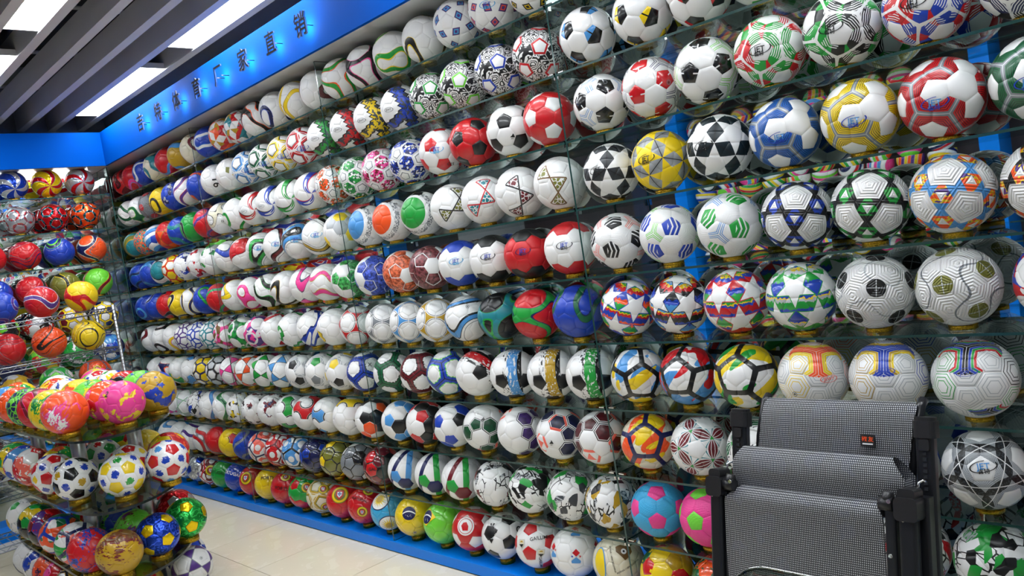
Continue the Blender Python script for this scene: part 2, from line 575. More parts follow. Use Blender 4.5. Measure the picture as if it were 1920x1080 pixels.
@design
def foil(s, a, b, *r):
    x, y, z = s.xyz()
    w = s.sin(s.noise(22, 2) * 34)
    lite = tuple(min(1, q * 2.2 + .03) for q in cl(b)[:3]) + (1,)
    return s.col(b, (s.hx & (w > .5), lite), (s.pt, a), (s.e > .93, b)), dict(metal=.7, rough=.24, bump=w, bstr=.2)
foil.d = 'metallic {1} ball with {0} pentagons'
@design
def foilswirl(s, a, b, c, *r):
    x, y, z = [q * KX for q in s.xyz()]
    ang = s.m('ARCTAN2', y, x)
    t = s.sin(ang * 5 + z * 4.5)
    return s.col(a, ((t > .45) & (abs(z) > .12), b), ((abs(t - .4) < .08), c)), dict(metal=.6, rough=.22)
foilswirl.d = 'metallic {0} ball with {1} pinwheel blades'
@design
def foilstar(s, a, b, c, *r):
    arm = s.hx & (s.amax > .35) & (abs(s.dd - .22) < .16 * s.amax)
    st = s.noise(150, 2, sc=(1, 1, .2)) > .5
    return s.col(a, (arm, b), (arm & st, c), (s.e > .975, 'S')), dict(metal=.65, rough=.22)
foilstar.d = 'metallic {0} ball with {1} feathered stars'
@design
def feather(s, a, b, c, *r):
    st = s.noise(130, 2, sc=(.14, 1, 1), off=(ph(), 0, 0))
    reg = s.noise(15, 1, off=(ph(), 3, 0))
    return s.col(a, ((reg + st * .6) > .86, b), ((reg + st * .6) > .96, c)), dict(coat=.2)
feather.d = '{0} ball with {1} and {2} feathered streaks'
@design
def volley(s, a, b, c, *r):
    x, y, z = [q * KX for q in s.xyz()]
    q1 = abs(x) > abs(y)
    t = s.frac(z * 1.5 + .25)
    return s.col(a, (t > .34, b), (t > .67, c), ((abs(t - .34) < .02) | (abs(t - .67) < .02) | (t < .02), 'S')), dict(coat=.4, rough=.25)
volley.d = '{0}, {1} and {2} banded volleyball'

MATS = {}
def ball_mat(spec):
    if spec in MATS: return MATS[spec]
    p = spec.split()
    s = Sh('ball_' + '_'.join([p[0].strip('_')] + [cn(q).replace(' ', '_') for q in p[1:] if q in CT]))
    col_, kw = DES[p[0]](s, *p[1:])
    MATS[spec] = s.finish(col_, **kw)
    return MATS[spec]
def ball_desc(spec):
    p = spec.split()
    args = [cn(q) for q in p[1:] if q in CT] + ['plain'] * 4
    return DES[p[0]].d.format(*args)

# ------------------------------------------------------------------ object helpers
def link(o, parent=None):
    COL.objects.link(o)
    if parent is not None: o.parent = parent
    return o
def tag(o, label=None, cat=None, group=None, kind=None):
    if label: o['label'] = label
    if cat: o['category'] = cat
    if group: o['group'] = group
    if kind: o['kind'] = kind
    return o
def empty(name, loc=(0, 0, 0), label=None, cat=None, group=None):
    o = bpy.data.objects.new(name, None)
    o.empty_display_size = .05
    o.location = loc
    link(o)
    return tag(o, label, cat, group)
class MB:
    """collects geometry for one mesh"""
    def __init__(self): self.v = []; self.f = []; self.mi = []; self.sm = []
    def add(self, vs, fs, mi=0, smooth=False):
        b = len(self.v); self.v += [tuple(q) for q in vs]
        for q in fs: self.f.append([b + i for i in q]); self.mi.append(mi); self.sm.append(smooth)
    def box(self, a, b, mi=0, M=None):
        x0, y0, z0 = a; x1, y1, z1 = b
        vs = [Vector(p) for p in ((x0, y0, z0), (x1, y0, z0), (x1, y1, z0), (x0, y1, z0), (x0, y0, z1), (x1, y0, z1), (x1, y1, z1), (x0, y1, z1))]
        if M: vs = [M @ q for q in vs]
        fs = [(0, 3, 2, 1), (4, 5, 6, 7), (0, 1, 5, 4), (1, 2, 6, 5), (2, 3, 7, 6), (3, 0, 4, 7)]
        self.add(vs, fs, mi)
    def bevbox(self, a, b, r, mi=0, axis=2, n=4):
        """box with rounded vertical (axis) edges"""
        lo = list(a); hi = list(b)
        ax = [i for i in range(3) if i != axis]
        pts = []
        for cx, cy, a0 in ((hi[ax[0]] - r, hi[ax[1]] - r, 0), (lo[ax[0]] + r, hi[ax[1]] - r, 90), (lo[ax[0]] + r, lo[ax[1]] + r, 180), (hi[ax[0]] - r, lo[ax[1]] + r, 270)):
            for i in range(n + 1):
                t = math.radians(a0 + 90 * i / n)
                pts.append((cx + r * math.cos(t), cy + r * math.sin(t)))
        self.prism(pts, lo[axis], hi[axis], mi, axis)
    def prism(self, pts, z0, z1, mi=0, axis=2, smi=None, M=None):
        ax = [i for i in range(3) if i != axis]
        def P(p, z):
            q = [0, 0, 0]; q[ax[0]] = p[0]; q[ax[1]] = p[1]; q[axis] = z
            q = Vector(q)
            return M @ q if M else q
        n = len(pts)
        vs = [P(p, z0) for p in pts] + [P(p, z1) for p in pts]
        self.add(vs, [list(range(n - 1, -1, -1)), list(range(n, 2 * n))], mi)
        b = len(self.v) - 2 * n
        for i in range(n):
            j = (i + 1) % n
            self.f.append([b + i, b + j, b + n + j, b + n + i]); self.mi.append(mi if smi is None else smi); self.sm.append(False)
    def tube(self, path, r, seg=8, mi=0, closed=False, caps=True):
        path = [Vector(p) for p in path]
        n = len(path); rings = []
        up = Vector((0, 0, 1))
        for i, p in enumerate(path):
            a = path[i - 1] if i > 0 else (path[-1] if closed else path[0])
            b = path[i + 1] if i < n - 1 else (path[0] if closed else path[-1])
            t = (b - a).normalized()
            s = t.cross(up)
            if s.length < 1e-4: s = t.cross(Vector((1, 0, 0)))
            s.normalize(); w = s.cross(t)
            rr = r[i] if isinstance(r, (list, tuple)) else r
            rings.append([p + (s * math.cos(6.2832 * k / seg) + w * math.sin(6.2832 * k / seg)) * rr for k in range(seg)])
        vs = [q for g in rings for q in g]; fs = []
        for i in range(n if closed else n - 1):
            j = (i + 1) % n
            for k in range(seg):
                l = (k + 1) % seg
                fs.append((i * seg + k, i * seg + l, j * seg + l, j * seg + k))
        self.add(vs, fs, mi, True)
        if caps and not closed:
            b = len(self.v) - len(vs)
            self.f.append([b + k for k in range(seg)][::-1]); self.mi.append(mi); self.sm.append(False)
            self.f.append([b + (n - 1) * seg + k for k in range(seg)]); self.mi.append(mi); self.sm.append(False)
    def lathe(self, prof, c=(0, 0, 0), seg=24, mi=0, closed=False):
        vs = []; fs = []
        n = len(prof)
        for k in range(seg):
            t = 6.283185 * k / seg
            for r_, z_ in prof: vs.append((c[0] + r_ * math.cos(t), c[1] + r_ * math.sin(t), c[2] + z_))
        for k in range(seg):
            l = (k + 1) % seg
            for i in range(n if closed else n - 1):
                j = (i + 1) % n
                fs.append((k * n + i, l * n + i, l * n + j, k * n + j))
        self.add(vs, fs, mi, True)
    def mesh(self, name):
        me = bpy.data.meshes.new(name)
        me.from_pydata(self.v, [], self.f)
        me.polygons.foreach_set('material_index', self.mi)
        me.polygons.foreach_set('use_smooth', self.sm)
        me.update()
        return me
    def build(self, name, mats, parent=None, loc=None):
        me = self.mesh(name)
        for q in (mats if isinstance(mats, (list, tuple)) else [mats]): me.materials.append(q)
        o = bpy.data.objects.new(name, me)
        if loc is not None: o.location = loc
        return link(o, parent)

# ------------------------------------------------------------------ materials of the place
def glass_mat(name, tint, f0=.035, rough=0.0):
    s = Sh(name)
    t = s.n('ShaderNodeBsdfTransparent'); t.inputs[0].default_value = tint
    g = s.n('ShaderNodeBsdfGlossy'); g.inputs['Roughness'].default_value = rough
    g.inputs[0].default_value = (.95, 1, .98, 1)
    ge = s.n('ShaderNodeNewGeometry'); dp = s.n('ShaderNodeVectorMath'); dp.operation = 'DOT_PRODUCT'
    s.nt.links.new(ge.outputs['Normal'], dp.inputs[0]); s.nt.links.new(ge.outputs['Incoming'], dp.inputs[1])
    fr = s.m('POWER', 1.0 - abs(F(s, dp.outputs['Value'])), 5.0) * (1 - f0) + f0      # Fresnel reflection of a thin pane
    mx = s.n('ShaderNodeMixShader'); o = s.n('ShaderNodeOutputMaterial')
    s.nt.links.new(fr.k, mx.inputs[0]); s.nt.links.new(t.outputs[0], mx.inputs[1])
    s.nt.links.new(g.outputs[0], mx.inputs[2]); s.nt.links.new(mx.outputs[0], o.inputs[0])
    return s.mat
M_GLASS = glass_mat('clear_glass', (.955, .985, .975, 1))
M_SMOKE = glass_mat('smoky_glass', (.62, .66, .62, 1))
M_EDGE = simple('glass_edge', (.020, .060, .056), .12, spec=.6)
M_EDGE_D = simple('dark_glass_edge', (.012, .018, .018), .12)
M_MIRROR = Sh('mirror').finish((.62, .69, .68, 1), 0.012, 1.0)
M_BLUE = simple('blue_lacquer', lin('0080f0'), .3, noise=(3, .04), spec=.25)
M_BLUE_S = simple('blue_sign_lacquer', lin('0049a4'), .6, noise=(3, .04), spec=.02)
M_CHROME = simple('chrome', (.75, .75, .76), .12, 1.0)
M_STEEL = simple('brushed_steel', (.62, .63, .66), .33, 1.0, noise=(40, .08))
M_BLACK = simple('black_plastic', (.013, .013, .015), .38)
M_BLACKM = simple('black_metal', (.010, .011, .014), .28)
M_DARK = simple('dark_void', (.012, .014, .02), .9)
M_BAFFLE = simple('grey_baffle', (.58, .58, .60), .45, .15, noise=(2.5, .12))
M_GREY = simple('grey_soffit', (.66, .68, .70), .22, .35, noise=(4, .1))
M_WALL = simple('off_white_paint', (.25, .26, .28), .7, noise=(2, .05))
s = Sh('gold_foil')
nz = s.noise(160, 4, sc=(1, 1, .6))
M_GOLD = s.finish(s.mix(s.m('MULTIPLY', nz, 1.0), lin('6a4a08'), lin('e8bf3c')), .26, .95, bump=nz, bstr=.9, bdist=.004)
s = Sh('light_panel')
em = s.n('ShaderNodeEmission'); em.inputs[0].default_value = (.93, .97, 1.0, 1); em.inputs[1].default_value = LAMP
o_ = s.n('ShaderNodeOutputMaterial'); s.nt.links.new(em.outputs[0], o_.inputs[0])
M_LAMP = s.mat
s = Sh('led_strip')
em = s.n('ShaderNodeEmission'); em.inputs[0].default_value = (.95, .97, 1.0, 1); em.inputs[1].default_value = 5
o_ = s.n('ShaderNodeOutputMaterial'); s.nt.links.new(em.outputs[0], o_.inputs[0])
M_LED = s.mat
s = Sh('cream_tile')
n1 = s.noise(2.3, 4); n2 = s.noise(9, 3, dist=.8)
cc = s.mix(n1, lin('d6ccb4'), lin('e8dfca')); cc = s.mix(s.m('MULTIPLY', n2 > .58, .25), cc, lin('efe9da'))
M_TILE = s.finish(cc, .10, spec=.5)
M_GROUT = simple('grout', lin('6f6a60'), .8)

# ------------------------------------------------------------------ room shell
WL, WR = -4.86, 3.2           # left mirror plane, right wall
YM = 0.155                     # mirror behind the long shelf wall
YO = -4.3                      # opposite wall
b = MB(); b.box((WL - .2, YO - .1, -.06), (WR, .3, -.004))
floor = b.build('floor', M_GROUT); tag(floor, 'cream glossy floor tiles between the shelf wall and the islands', kind='structure')
TS = .612
tm = MB(); g_ = .0016
tm.box((g_, g_, -.004), (TS - g_, TS - g_, 0)); tmesh = tm.mesh('tile'); tmesh.materials.append(M_TILE)
ix0 = -1.553
for i in range(-6, 8):
    for j in range(-7, 1):
        x = ix0 + i * TS; y = -.597 + j * TS
        if x > WR - .1 or x < WL - .5: continue
        o = bpy.data.objects.new('tile', tmesh); o.location = (x, y, 0); link(o, floor)

b = MB(); b.box((WL - .25, YO - .1, 3.45), (WR, .3, 3.5)); ceil = b.build('ceiling', M_DARK)
tag(ceil, 'dark open ceiling void above grey metal baffles', kind='structure')
bm_ = MB()
# hollow U-shaped baffle running along the wall
bm_.prism([(-.026, 0), (.026, 0), (.026, .14), (.022, .14), (.022, .004), (-.022, .004), (-.022, .14), (-.026, .14)], WL - .1, WR, axis=0)
bmesh_baf = bm_.mesh('baffle'); bmesh_baf.materials.append(M_BAFFLE)
y = .0345; k = 0
while y > YO:
    o = bpy.data.objects.new('baffle', bmesh_baf); o.location = (0, y, 2.95); link(o, ceil)
    y -= .2145; k += 1
M_DUCT = simple('dull_duct', (.035, .038, .045), .45, .6, noise=(5, .4))
for j, yy in enumerate((-.35, -.95, -1.6, -2.6)):
    d = MB()
    d.tube([(WL + .3 * q, yy + .05 * math.sin(q * 1.7 + j), 3.25 + .03 * math.sin(q * 2.3)) for q in range(0, 26)], .09 if j % 2 else .05, 10)
    d.build('duct', M_DUCT, ceil)
for j in range(9):
    d = MB(); xx = WL + .5 + j * .85
    d.tube([(xx, .1, 3.13), (xx + .05, -2, 3.14), (xx, YO, 3.13)], .012, 8)
    d.build('cross_bar', M_BAFFLE, ceil)

# main mirror wall and the others
b = MB(); b.box((WL, YM, 0.058), (WR, YM + .03, 2.60)); wb = b.build('wall_back', M_MIRROR); tag(wb, 'mirrored back wall behind the glass shelves', kind='structure')
b = MB(); b.box((WL - .1, .2, 0), (WR, .3, 3.45)); tag(b.build('wall_behind_mirror', M_DARK), 'dark wall above the blue sign band', kind='structure')
b = MB(); b.box((WL - .03, -3.2, 0.02), (WL, YM, 2.60)); tag(b.build('wall_left', M_MIRROR), 'mirrored end wall behind the shiny foil balls', kind='structure')
b = MB(); b.box((WL - .2, YO, 0), (WL - .1, .3, 3.45)); tag(b.build('wall_end', M_WALL), 'plain end wall behind the mirror', kind='structure')
b = MB(); b.box((WL - .1, YO - .1, 0), (WR, YO, 3.45)); tag(b.build('wall_front', M_WALL), 'pale wall on the far side of the shop', kind='structure')
b = MB(); b.box((WR, YO - .1, 0), (WR + .1, .3, 3.45)); tag(b.build('wall_right', M_WALL), 'pale wall at the right end of the shop', kind='structure')

# blue plinth, sign band, soffit
YF, XF = -.18, -4.545
b = MB(); b.box((WL, -.09, .006), (WR, YM, .058)); tag(b.build('trim_1', M_BLUE), 'bright blue plinth under the shelf wall', kind='structure')
b = MB(); b.box((WL, -.085, 0), (WR, YM, .006)); tag(b.build('trim_2', M_DARK), 'thin black strip painted as the shaded gap under the blue plinth', kind='structure')  # dark strip stands in for the shade in the gap below the plinth
b = MB(); b.box((XF, YF, 2.597), (WR, YF + .02, 2.853)); tag(b.build('trim_3', M_BLUE_S), 'long blue sign band with black raised characters', kind='structure')
b = MB(); b.box((XF - .02, -3.2, 2.597), (XF, YF + .02, 2.853)); tag(b.build('trim_4', M_BLUE_S), 'blue band over the end wall shelves', kind='structure')
b = MB(); b.box((WL, YF + .02, 2.600), (WR, YM + .03, 2.62)); tag(b.build('trim_5', M_GREY), 'grey metal soffit behind the sign band', kind='structure')
b = MB(); b.box((WL - .03, -3.2, 2.600), (XF - .02, YF + .02, 2.62)); tag(b.build('trim_6', M_GREY), 'grey soffit over the end wall shelves', kind='structure')

# ceiling lamps
def ceiling_lamp(x0, x1, yc, lab):
    e_ = empty('ceiling_light', ((x0 + x1) / 2, yc, 2.962), lab, 'light', 'light panels between the ceiling baffles')
    h = (x1 - x0) / 2
    d = MB(); d.box((-h, -.078, 0), (h, .078, .006)); d.build('diffuser', M_LAMP, e_)
    f = MB(); f.box((-h - .008, -.08, .006), (h + .008, .08, .03))
    f.box((-h - .008, -.08, -.003), (-h, .08, .006)); f.box((h, -.08, -.003), (h + .008, .08, .006)); f.build('frame', M_BAFFLE, e_)
rows = [(-.287, [-4.45, -2.66, -.87, .92]), (-1.145, [-4.32, -2.53, -.74, 1.05]), (-2.861, [-4.32, -2.53, -.74, 1.05])]
on = ['nearest the shelf wall', 'second row from shelf wall', 'over the far aisle']
ORD = ['first', 'second', 'third', 'fourth', 'fifth', 'sixth', 'seventh', 'eighth', 'ninth', 'tenth', 'eleventh', 'twelfth', 'thirteenth', 'fourteenth', 'fifteenth', 'sixteenth', 'seventeenth', 'eighteenth', 'nineteenth', 'twentieth']
for q, (yc, xs) in enumerate(rows):
    for w_, x0 in enumerate(xs):
        ceiling_lamp(x0, x0 + 1.335, yc, 'white ceiling light panel %s, %s from corner' % (on[q], ORD[w_]))
b = MB(); b.bevbox((-.02, -1.5, -.012), (.02, 0, .012), .008, axis=1)
o = b.build('led_tube', M_LED, loc=(WL + .06, -.24, 2.585)); tag(o, 'white led tube under the blue band of the end wall', 'light')

# ------------------------------------------------------------------ glass shelving of the long wall
ZR = [2.480, 2.228, 1.9757, 1.7208, 1.4635, 1.2101, 0.955, 0.697, 0.4345, 0.184]    # ball centre height of every shelf
REST = .1155          # ball centre above the shelf it stands on
BAY = 1.6
BAYX = {0: -4.8, 1: -3.2, 2: -1.6, 3: 0.0}
BAYN = ['corner bay', 'second bay', 'third bay', 'right bay']
YG = -.084
def pane(name, a, b_, mats=None):
    m_ = MB(); x0, y0, z0 = a; x1, y1, z1 = b_
    th = [x1 - x0, y1 - y0, z1 - z0]; ax = th.index(min(th))
    vs = [(x0, y0, z0), (x1, y0, z0), (x1, y1, z0), (x0, y1, z0), (x0, y0, z1), (x1, y0, z1), (x1, y1, z1), (x0, y1, z1)]
    fs = [(0, 3, 2, 1), (4, 5, 6, 7), (0, 1, 5, 4), (1, 2, 6, 5), (2, 3, 7, 6), (3, 0, 4, 7)]
    axs = [2, 2, 1, 0, 1, 0]
    for f_, q in zip(fs, axs): 
        m_.f.append(list(f_)); m_.mi.append(0 if q == ax else 1); m_.sm.append(False)
    m_.v = vs
    return m_.build(name, mats or [M_GLASS, M_EDGE])
for r in range(9):
    for bay in range(4):
        x0 = BAYX[bay] + .006; x1 = x0 + BAY - .012
        zt = ZR[r] - REST
        o = pane('glass_shelf', (x0, YG, zt - .008), (x1, YM - .002, zt))
        tag(o, 'clear green-edged glass shelf, %s from the top, %s' % (ORD[r], BAYN[bay] + (' counted from the corner' if 0 < bay < 3 else ' of the shelf wall')), 'shelf', 'glass shelves of the long wall')
        for xx in (x0, x1):
            c = MB(); sx = 1 if xx == x0 else -1
            c.box((min(xx, xx + sx * .03), YG + .004, zt), (max(xx, xx + sx * .03), YG + .02, zt + .006))
            c.box((min(xx, xx + sx * .006), YG + .004, zt - .02), (max(xx, xx + sx * .006), YG + .02, zt + .006))
            c.build('clip', M_CHROME, o)
for i, xx in enumerate((-4.8, -3.2, -1.6, 0.0, 1.6)):
    o = pane('glass_divider', (xx - .004, YG + .006, .058), (xx + .004, YM - .002, 2.598))
    tag(o, 'upright glass divider ' + ['at the corner end of the shelf wall', 'between the corner bay and the second bay', 'between the second and third bays', 'between the third bay and the right bay', 'at the right end of the right bay'][i], 'divider', 'upright glass dividers')

# ------------------------------------------------------------------ ball geometry: truncated icosahedron, 32 panels
def build_panels():
    V = [Vector((0, 0, 1)), Vector((0, 0, -1))]
    h = 1 / math.sqrt(5)
    for k in range(5):
        t = math.radians(72 * k); V.append(Vector((2 * h * math.cos(t), 2 * h * math.sin(t), h)))
    for k in range(5):
        t = math.radians(72 * k + 36); V.append(Vector((2 * h * math.cos(t), 2 * h * math.sin(t), -h)))
    el = min((V[0] - q).length for q in V[1:])
    nb = [[j for j in range(12) if j != i and abs((V[i] - V[j]).length - el) < .01] for i in range(12)]
    panels = []
    for i in range(12):
        c = V[i].normalized()
        ring = [(V[i] * 2 + V[j]) / 3 for j in nb[i]]
        panels.append((1, c, ring))
    for i in range(12):
        for j in nb[i]:
            for k in nb[j]:
                if i < j < k and k in nb[i]:
                    pts = []
                    for a, b_ in ((i, j), (j, i), (j, k), (k, j), (k, i), (i, k)): pts.append((V[a] * 2 + V[b_]) / 3)
                    c = (V[i] + V[j] + V[k]).normalized()
                    panels.append((0, c, pts, V[i]))
    out = []
    rr = random.Random(3)
    for p in panels:
        typ, c, ring = p[0], p[1], p[2]
        cen = sum(ring, Vector()) / len(ring)
        ref = (ring[0] - cen) if typ else (p[3] - c * p[3].dot(c))
        ex = ref.normalized(); ex = (ex - c * ex.dot(c)).normalized(); ey = c.cross(ex)
        ring = sorted(ring, key=lambda q: math.atan2((q - cen).dot(ey), (q - cen).dot(ex)))
        n = len(ring)
        ap = ((ring[0] + ring[1]) / 2 - cen).length
        normals = [(((ring[i] + ring[(i + 1) % n]) / 2 - cen) / ap) for i in range(n)]
        rim = []
        for i in range(n):
            a, b_ = ring[i], ring[(i + 1) % n]
            rim += [a, a.lerp(b_, .5)]
        ts = [0, .36, .7, .92, 1.0]
        rad = [1.004, 1.003, 1.001, .998, .984]
        vs, at = [], []
        rnd = rr.random()
        def attr(q):
            d2 = q - cen
            u, v = d2.dot(ex) / ap, d2.dot(ey) / ap
            e_ = max(d2.dot(w) for w in normals) / ap
            if typ:
                am, an = 1 + (1 - e_), 0.0
            else:
                aa = sorted(u * math.cos(math.radians(120 * k)) + v * math.sin(math.radians(120 * k)) for k in range(3))
                am, an = aa[2], aa[0]
            ds = sorted((math.acos(max(-1, min(1, q.normalized().dot(w.normalized())))) for w in V))
            if typ: sa, ss = e_, math.sqrt(max(0, u * u + v * v - e_ * e_))
            else: sa, ss = 1 + (1 - am) * 1.2584, -(am + 2 * an) * .57735 * 1.2584
            return (u, v, e_, float(typ), rnd, c.z, am, an, (ds[1] - ds[0]) / 2, ds[0], sa, ss)
        nr = len(rim)
        vs.append(cen.normalized() * R * rad[0]); at.append(attr(cen))
        for t, ra in zip(ts[1:], rad[1:]):
            for q in rim:
                w = cen.lerp(q, t)
                vs.append(w.normalized() * R * ra); at.append(attr(w))
        fs = []
        for k in range(nr): fs.append((0, 1 + k, 1 + (k + 1) % nr))
        for g in range(len(ts) - 2):
            b0, b1 = 1 + g * nr, 1 + (g + 1) * nr
            for k in range(nr):
                l = (k + 1) % nr
                fs.append((b0 + k, b1 + k, b1 + l, b0 + l))
        out.append((typ, c, vs, fs, at))
    return out
PANELS = build_panels()
UVN = [('P', 0, 1), ('Q', 2, 3), ('R', 4, 5), ('A', 6, 7), ('D', 8, 9), ('S', 10, 11)]
def panel_mesh(name, group):
    vs, fs, at = [], [], []
    for typ, c, v, f_, a in group:
        b0 = len(vs); vs += [tuple(q) for q in v]; at += a
        fs += [tuple(b0 + i for i in q) for q in f_]
    me = bpy.data.meshes.new(name); me.from_pydata(vs, [], fs)
    idx = [0] * len(me.loops); me.loops.foreach_get('vertex_index', idx)
    for nm, i0, i1 in UVN:
        l = me.uv_layers.new(name=nm)
        flat = []
        for i in idx: flat += [at[i][i0], at[i][i1]]
        l.data.foreach_set('uv', flat)
    me.polygons.foreach_set('use_smooth', [True] * len(fs))
    me.materials.append(None)
    me.update()
    return me
BALL_MESH = panel_mesh('ball', PANELS)
PANEL_MESH = [panel_mesh('panel', [p]) for p in PANELS]
PENT = [p[1] for p in PANELS if p[0]]
HEXC = [p[1] for p in PANELS if not p[0]]
def setmat(o, mat):
    o.material_slots[0].link = 'OBJECT'; o.material_slots[0].material = mat

# text outlines, made once and reused
TEXTS = {}
def text_mesh(txt, extr=0.0):
    if (txt, extr) in TEXTS: return TEXTS[(txt, extr)]
    cu = bpy.data.curves.new('lettering', 'FONT'); cu.body = txt; cu.align_x = 'CENTER'; cu.align_y = 'CENTER'
    cu.size = 1.0; cu.resolution_u = 3; cu.extrude = extr; cu.offset = .012
    o = bpy.data.objects.new('lettering', cu); COL.objects.link(o)
    dg = bpy.context.evaluated_depsgraph_get()
    me = bpy.data.meshes.new_from_object(o.evaluated_get(dg))
    vs = [v.co.copy() for v in me.vertices]; fs = [tuple(p.vertices) for p in me.polygons]
    bpy.data.objects.remove(o); bpy.data.curves.remove(cu); bpy.data.meshes.remove(me)
    TEXTS[(txt, extr)] = (vs, fs)
    return vs, fs

PRINT = {}
def print_mat(c, metal=False):
    if c not in PRINT: PRINT[c] = simple('print_' + cn(c).replace(' ', '_'), cl(c), .35)
    return PRINT[c]

class Ball:
    pass
def tessellate(vs, fs, maxlen):
    bm = bmesh.new()
    bv = [bm.verts.new(v) for v in vs]
    for f_ in fs:
        try: bm.faces.new([bv[i] for i in f_])
        except ValueError: pass
    bmesh.ops.triangulate(bm, faces=bm.faces[:])
    for _ in range(3):
        ed = [e for e in bm.edges if e.calc_length() > maxlen]
        if not ed: break
        bmesh.ops.subdivide_edges(bm, edges=ed, cuts=1, use_grid_fill=False)
        bmesh.ops.triangulate(bm, faces=[f for f in bm.faces if len(f.verts) > 3])
    bm.verts.index_update()
    v2 = [v.co.copy() for v in bm.verts]; f2 = [[v.index for v in f.verts] for f in bm.faces]
    bm.free()
    return v2, f2
def decal(B, name, vs, fs, col_, ax=0, ay=0, roll=0, lift=.0012):
    """flat artwork (metres) wrapped on the ball; ax, ay: degrees right / up from the point facing the aisle viewer"""
    v2, f2 = tessellate([Vector((v[0], v[1], 0)) for v in vs], fs, .010)
    cr, sr = math.cos(math.radians(roll)), math.sin(math.radians(roll))
    tx, ty = math.radians(ax), math.radians(ay)
    f_ = (B.F * math.cos(tx) * math.cos(ty) + B.Rt * math.sin(tx) * math.cos(ty) + B.Up * math.sin(ty)).normalized()
    rt = (B.Up.cross(f_)).normalized(); up = f_.cross(rt)
    out = []
    for v in v2:
        x = v.x * cr - v.y * sr; y = v.x * sr + v.y * cr
        l = math.hypot(x, y); th = l / R
        d = f_ if l < 1e-9 else f_ * math.cos(th) + (rt * x + up * y) / l * math.sin(th)
        out.append(B.inv @ (d * (R * 1.004 + lift)))
    me = bpy.data.meshes.new(name); me.from_pydata(out, [], f2)
    me.polygons.foreach_set('use_smooth', [True] * len(f2))
    me.materials.append(print_mat(col_)); me.update()
    o = bpy.data.objects.new(name, me)
    return link(o, B.o)
def disc_pts(r, n=28, ry=None, a0=0, cx=0, cy=0): 
    ry = r if ry is None else ry
    return [(cx + r * math.cos(6.2832 * i / n + a0), cy + ry * math.sin(6.2832 * i / n + a0)) for i in range(n)]
def fan(pts):
    n = len(pts); cx = sum(p[0] for p in pts) / n; cy = sum(p[1] for p in pts) / n
    return pts + [(cx, cy)], [(i, (i + 1) % n, n) for i in range(n)]
def ringp(r0, r1, n=32, sy=1.0):
    vs = [(r0 * math.cos(6.2832 * i / n), sy * r0 * math.sin(6.2832 * i / n)) for i in range(n)] + [(r1 * math.cos(6.2832 * i / n), sy * r1 * math.sin(6.2832 * i / n)) for i in range(n)]
    return vs, [(i, (i + 1) % n, n + (i + 1) % n, n + i) for i in range(n)]
def star_pts(r, ri=.4, n=5, rot=90):
    return [((r if i % 2 == 0 else r * ri) * math.cos(math.radians(rot + 180 * i / n)), (r if i % 2 == 0 else r * ri) * math.sin(math.radians(rot + 180 * i / n))) for i in range(2 * n)]
def dtext(B, txt, size, col_, ax=0, ay=0, roll=0, name='lettering'):
    vs, fs = text_mesh(txt)
    return decal(B, name, [(v.x * size, v.y * size) for v in vs], fs, col_, ax, ay, roll, .0016)
def logo(B, ink, ink2, ax=0, ay=0, roll=0, k=1.0):
    vs, fs = ringp(.030 * k, .0335 * k, sy=.45)
    n = 32; fs = [f for i, f in enumerate(fs) if not (2 <= i <= 6)]
    decal(B, 'logo_swoosh', vs, fs, ink2, ax, ay, roll + 12)
    dtext(B, 'JET', .022 * k, ink, ax, ay, roll + 4, 'logo_lettering')
    dtext(B, '吉特', .014 * k, ink2, ax, ay - 7 * k, roll + 4, 'logo_characters')
def oval(B, ink, txt, ax=0, ay=0, roll=0, k=1.0):
    vs, fs = ringp(.0235 * k, .026 * k, sy=.42); decal(B, 'oval_badge', vs, fs, ink, ax, ay, roll)
    dtext(B, txt, .013 * k, ink, ax, ay, roll)
def emblem(B, ax=0, ay=0, k=1.0):
    decal(B, 'emblem', *fan(disc_pts(.030 * k)), 'v', ax, ay)
    decal(B, 'emblem_ring', *ringp(.020 * k, .027 * k), 'y', ax, ay, 0, .0018)
    sh = [(-.013 * k, .014 * k), (.013 * k, .014 * k), (.013 * k, -.004 * k), (0, -.018 * k), (-.013 * k, -.004 * k)]
    decal(B, 'emblem_shield', *fan(sh), 'r', ax, ay, 0, .0022)
    decal(B, 'emblem_field', *fan([(x * .62, y * .62) for x, y in sh]), 'w', ax, ay, 0, .0027)
    for dx, dy in ((0, 3.2), (0, -1.8), (-2.4, .7), (2.4, .7), (0, .7)):
        decal(B, 'emblem_dot', *fan(disc_pts(.0022 * k, 8)), 'b', ax + dx * k, ay + dy * k, 0, .0031)
def valve(B, ax, ay, c='k'):
    decal(B, 'valve_ring', *ringp(.006, .008, 20), 's', ax, ay); decal(B, 'valve', *fan(disc_pts(.003, 10)), c, ax, ay)

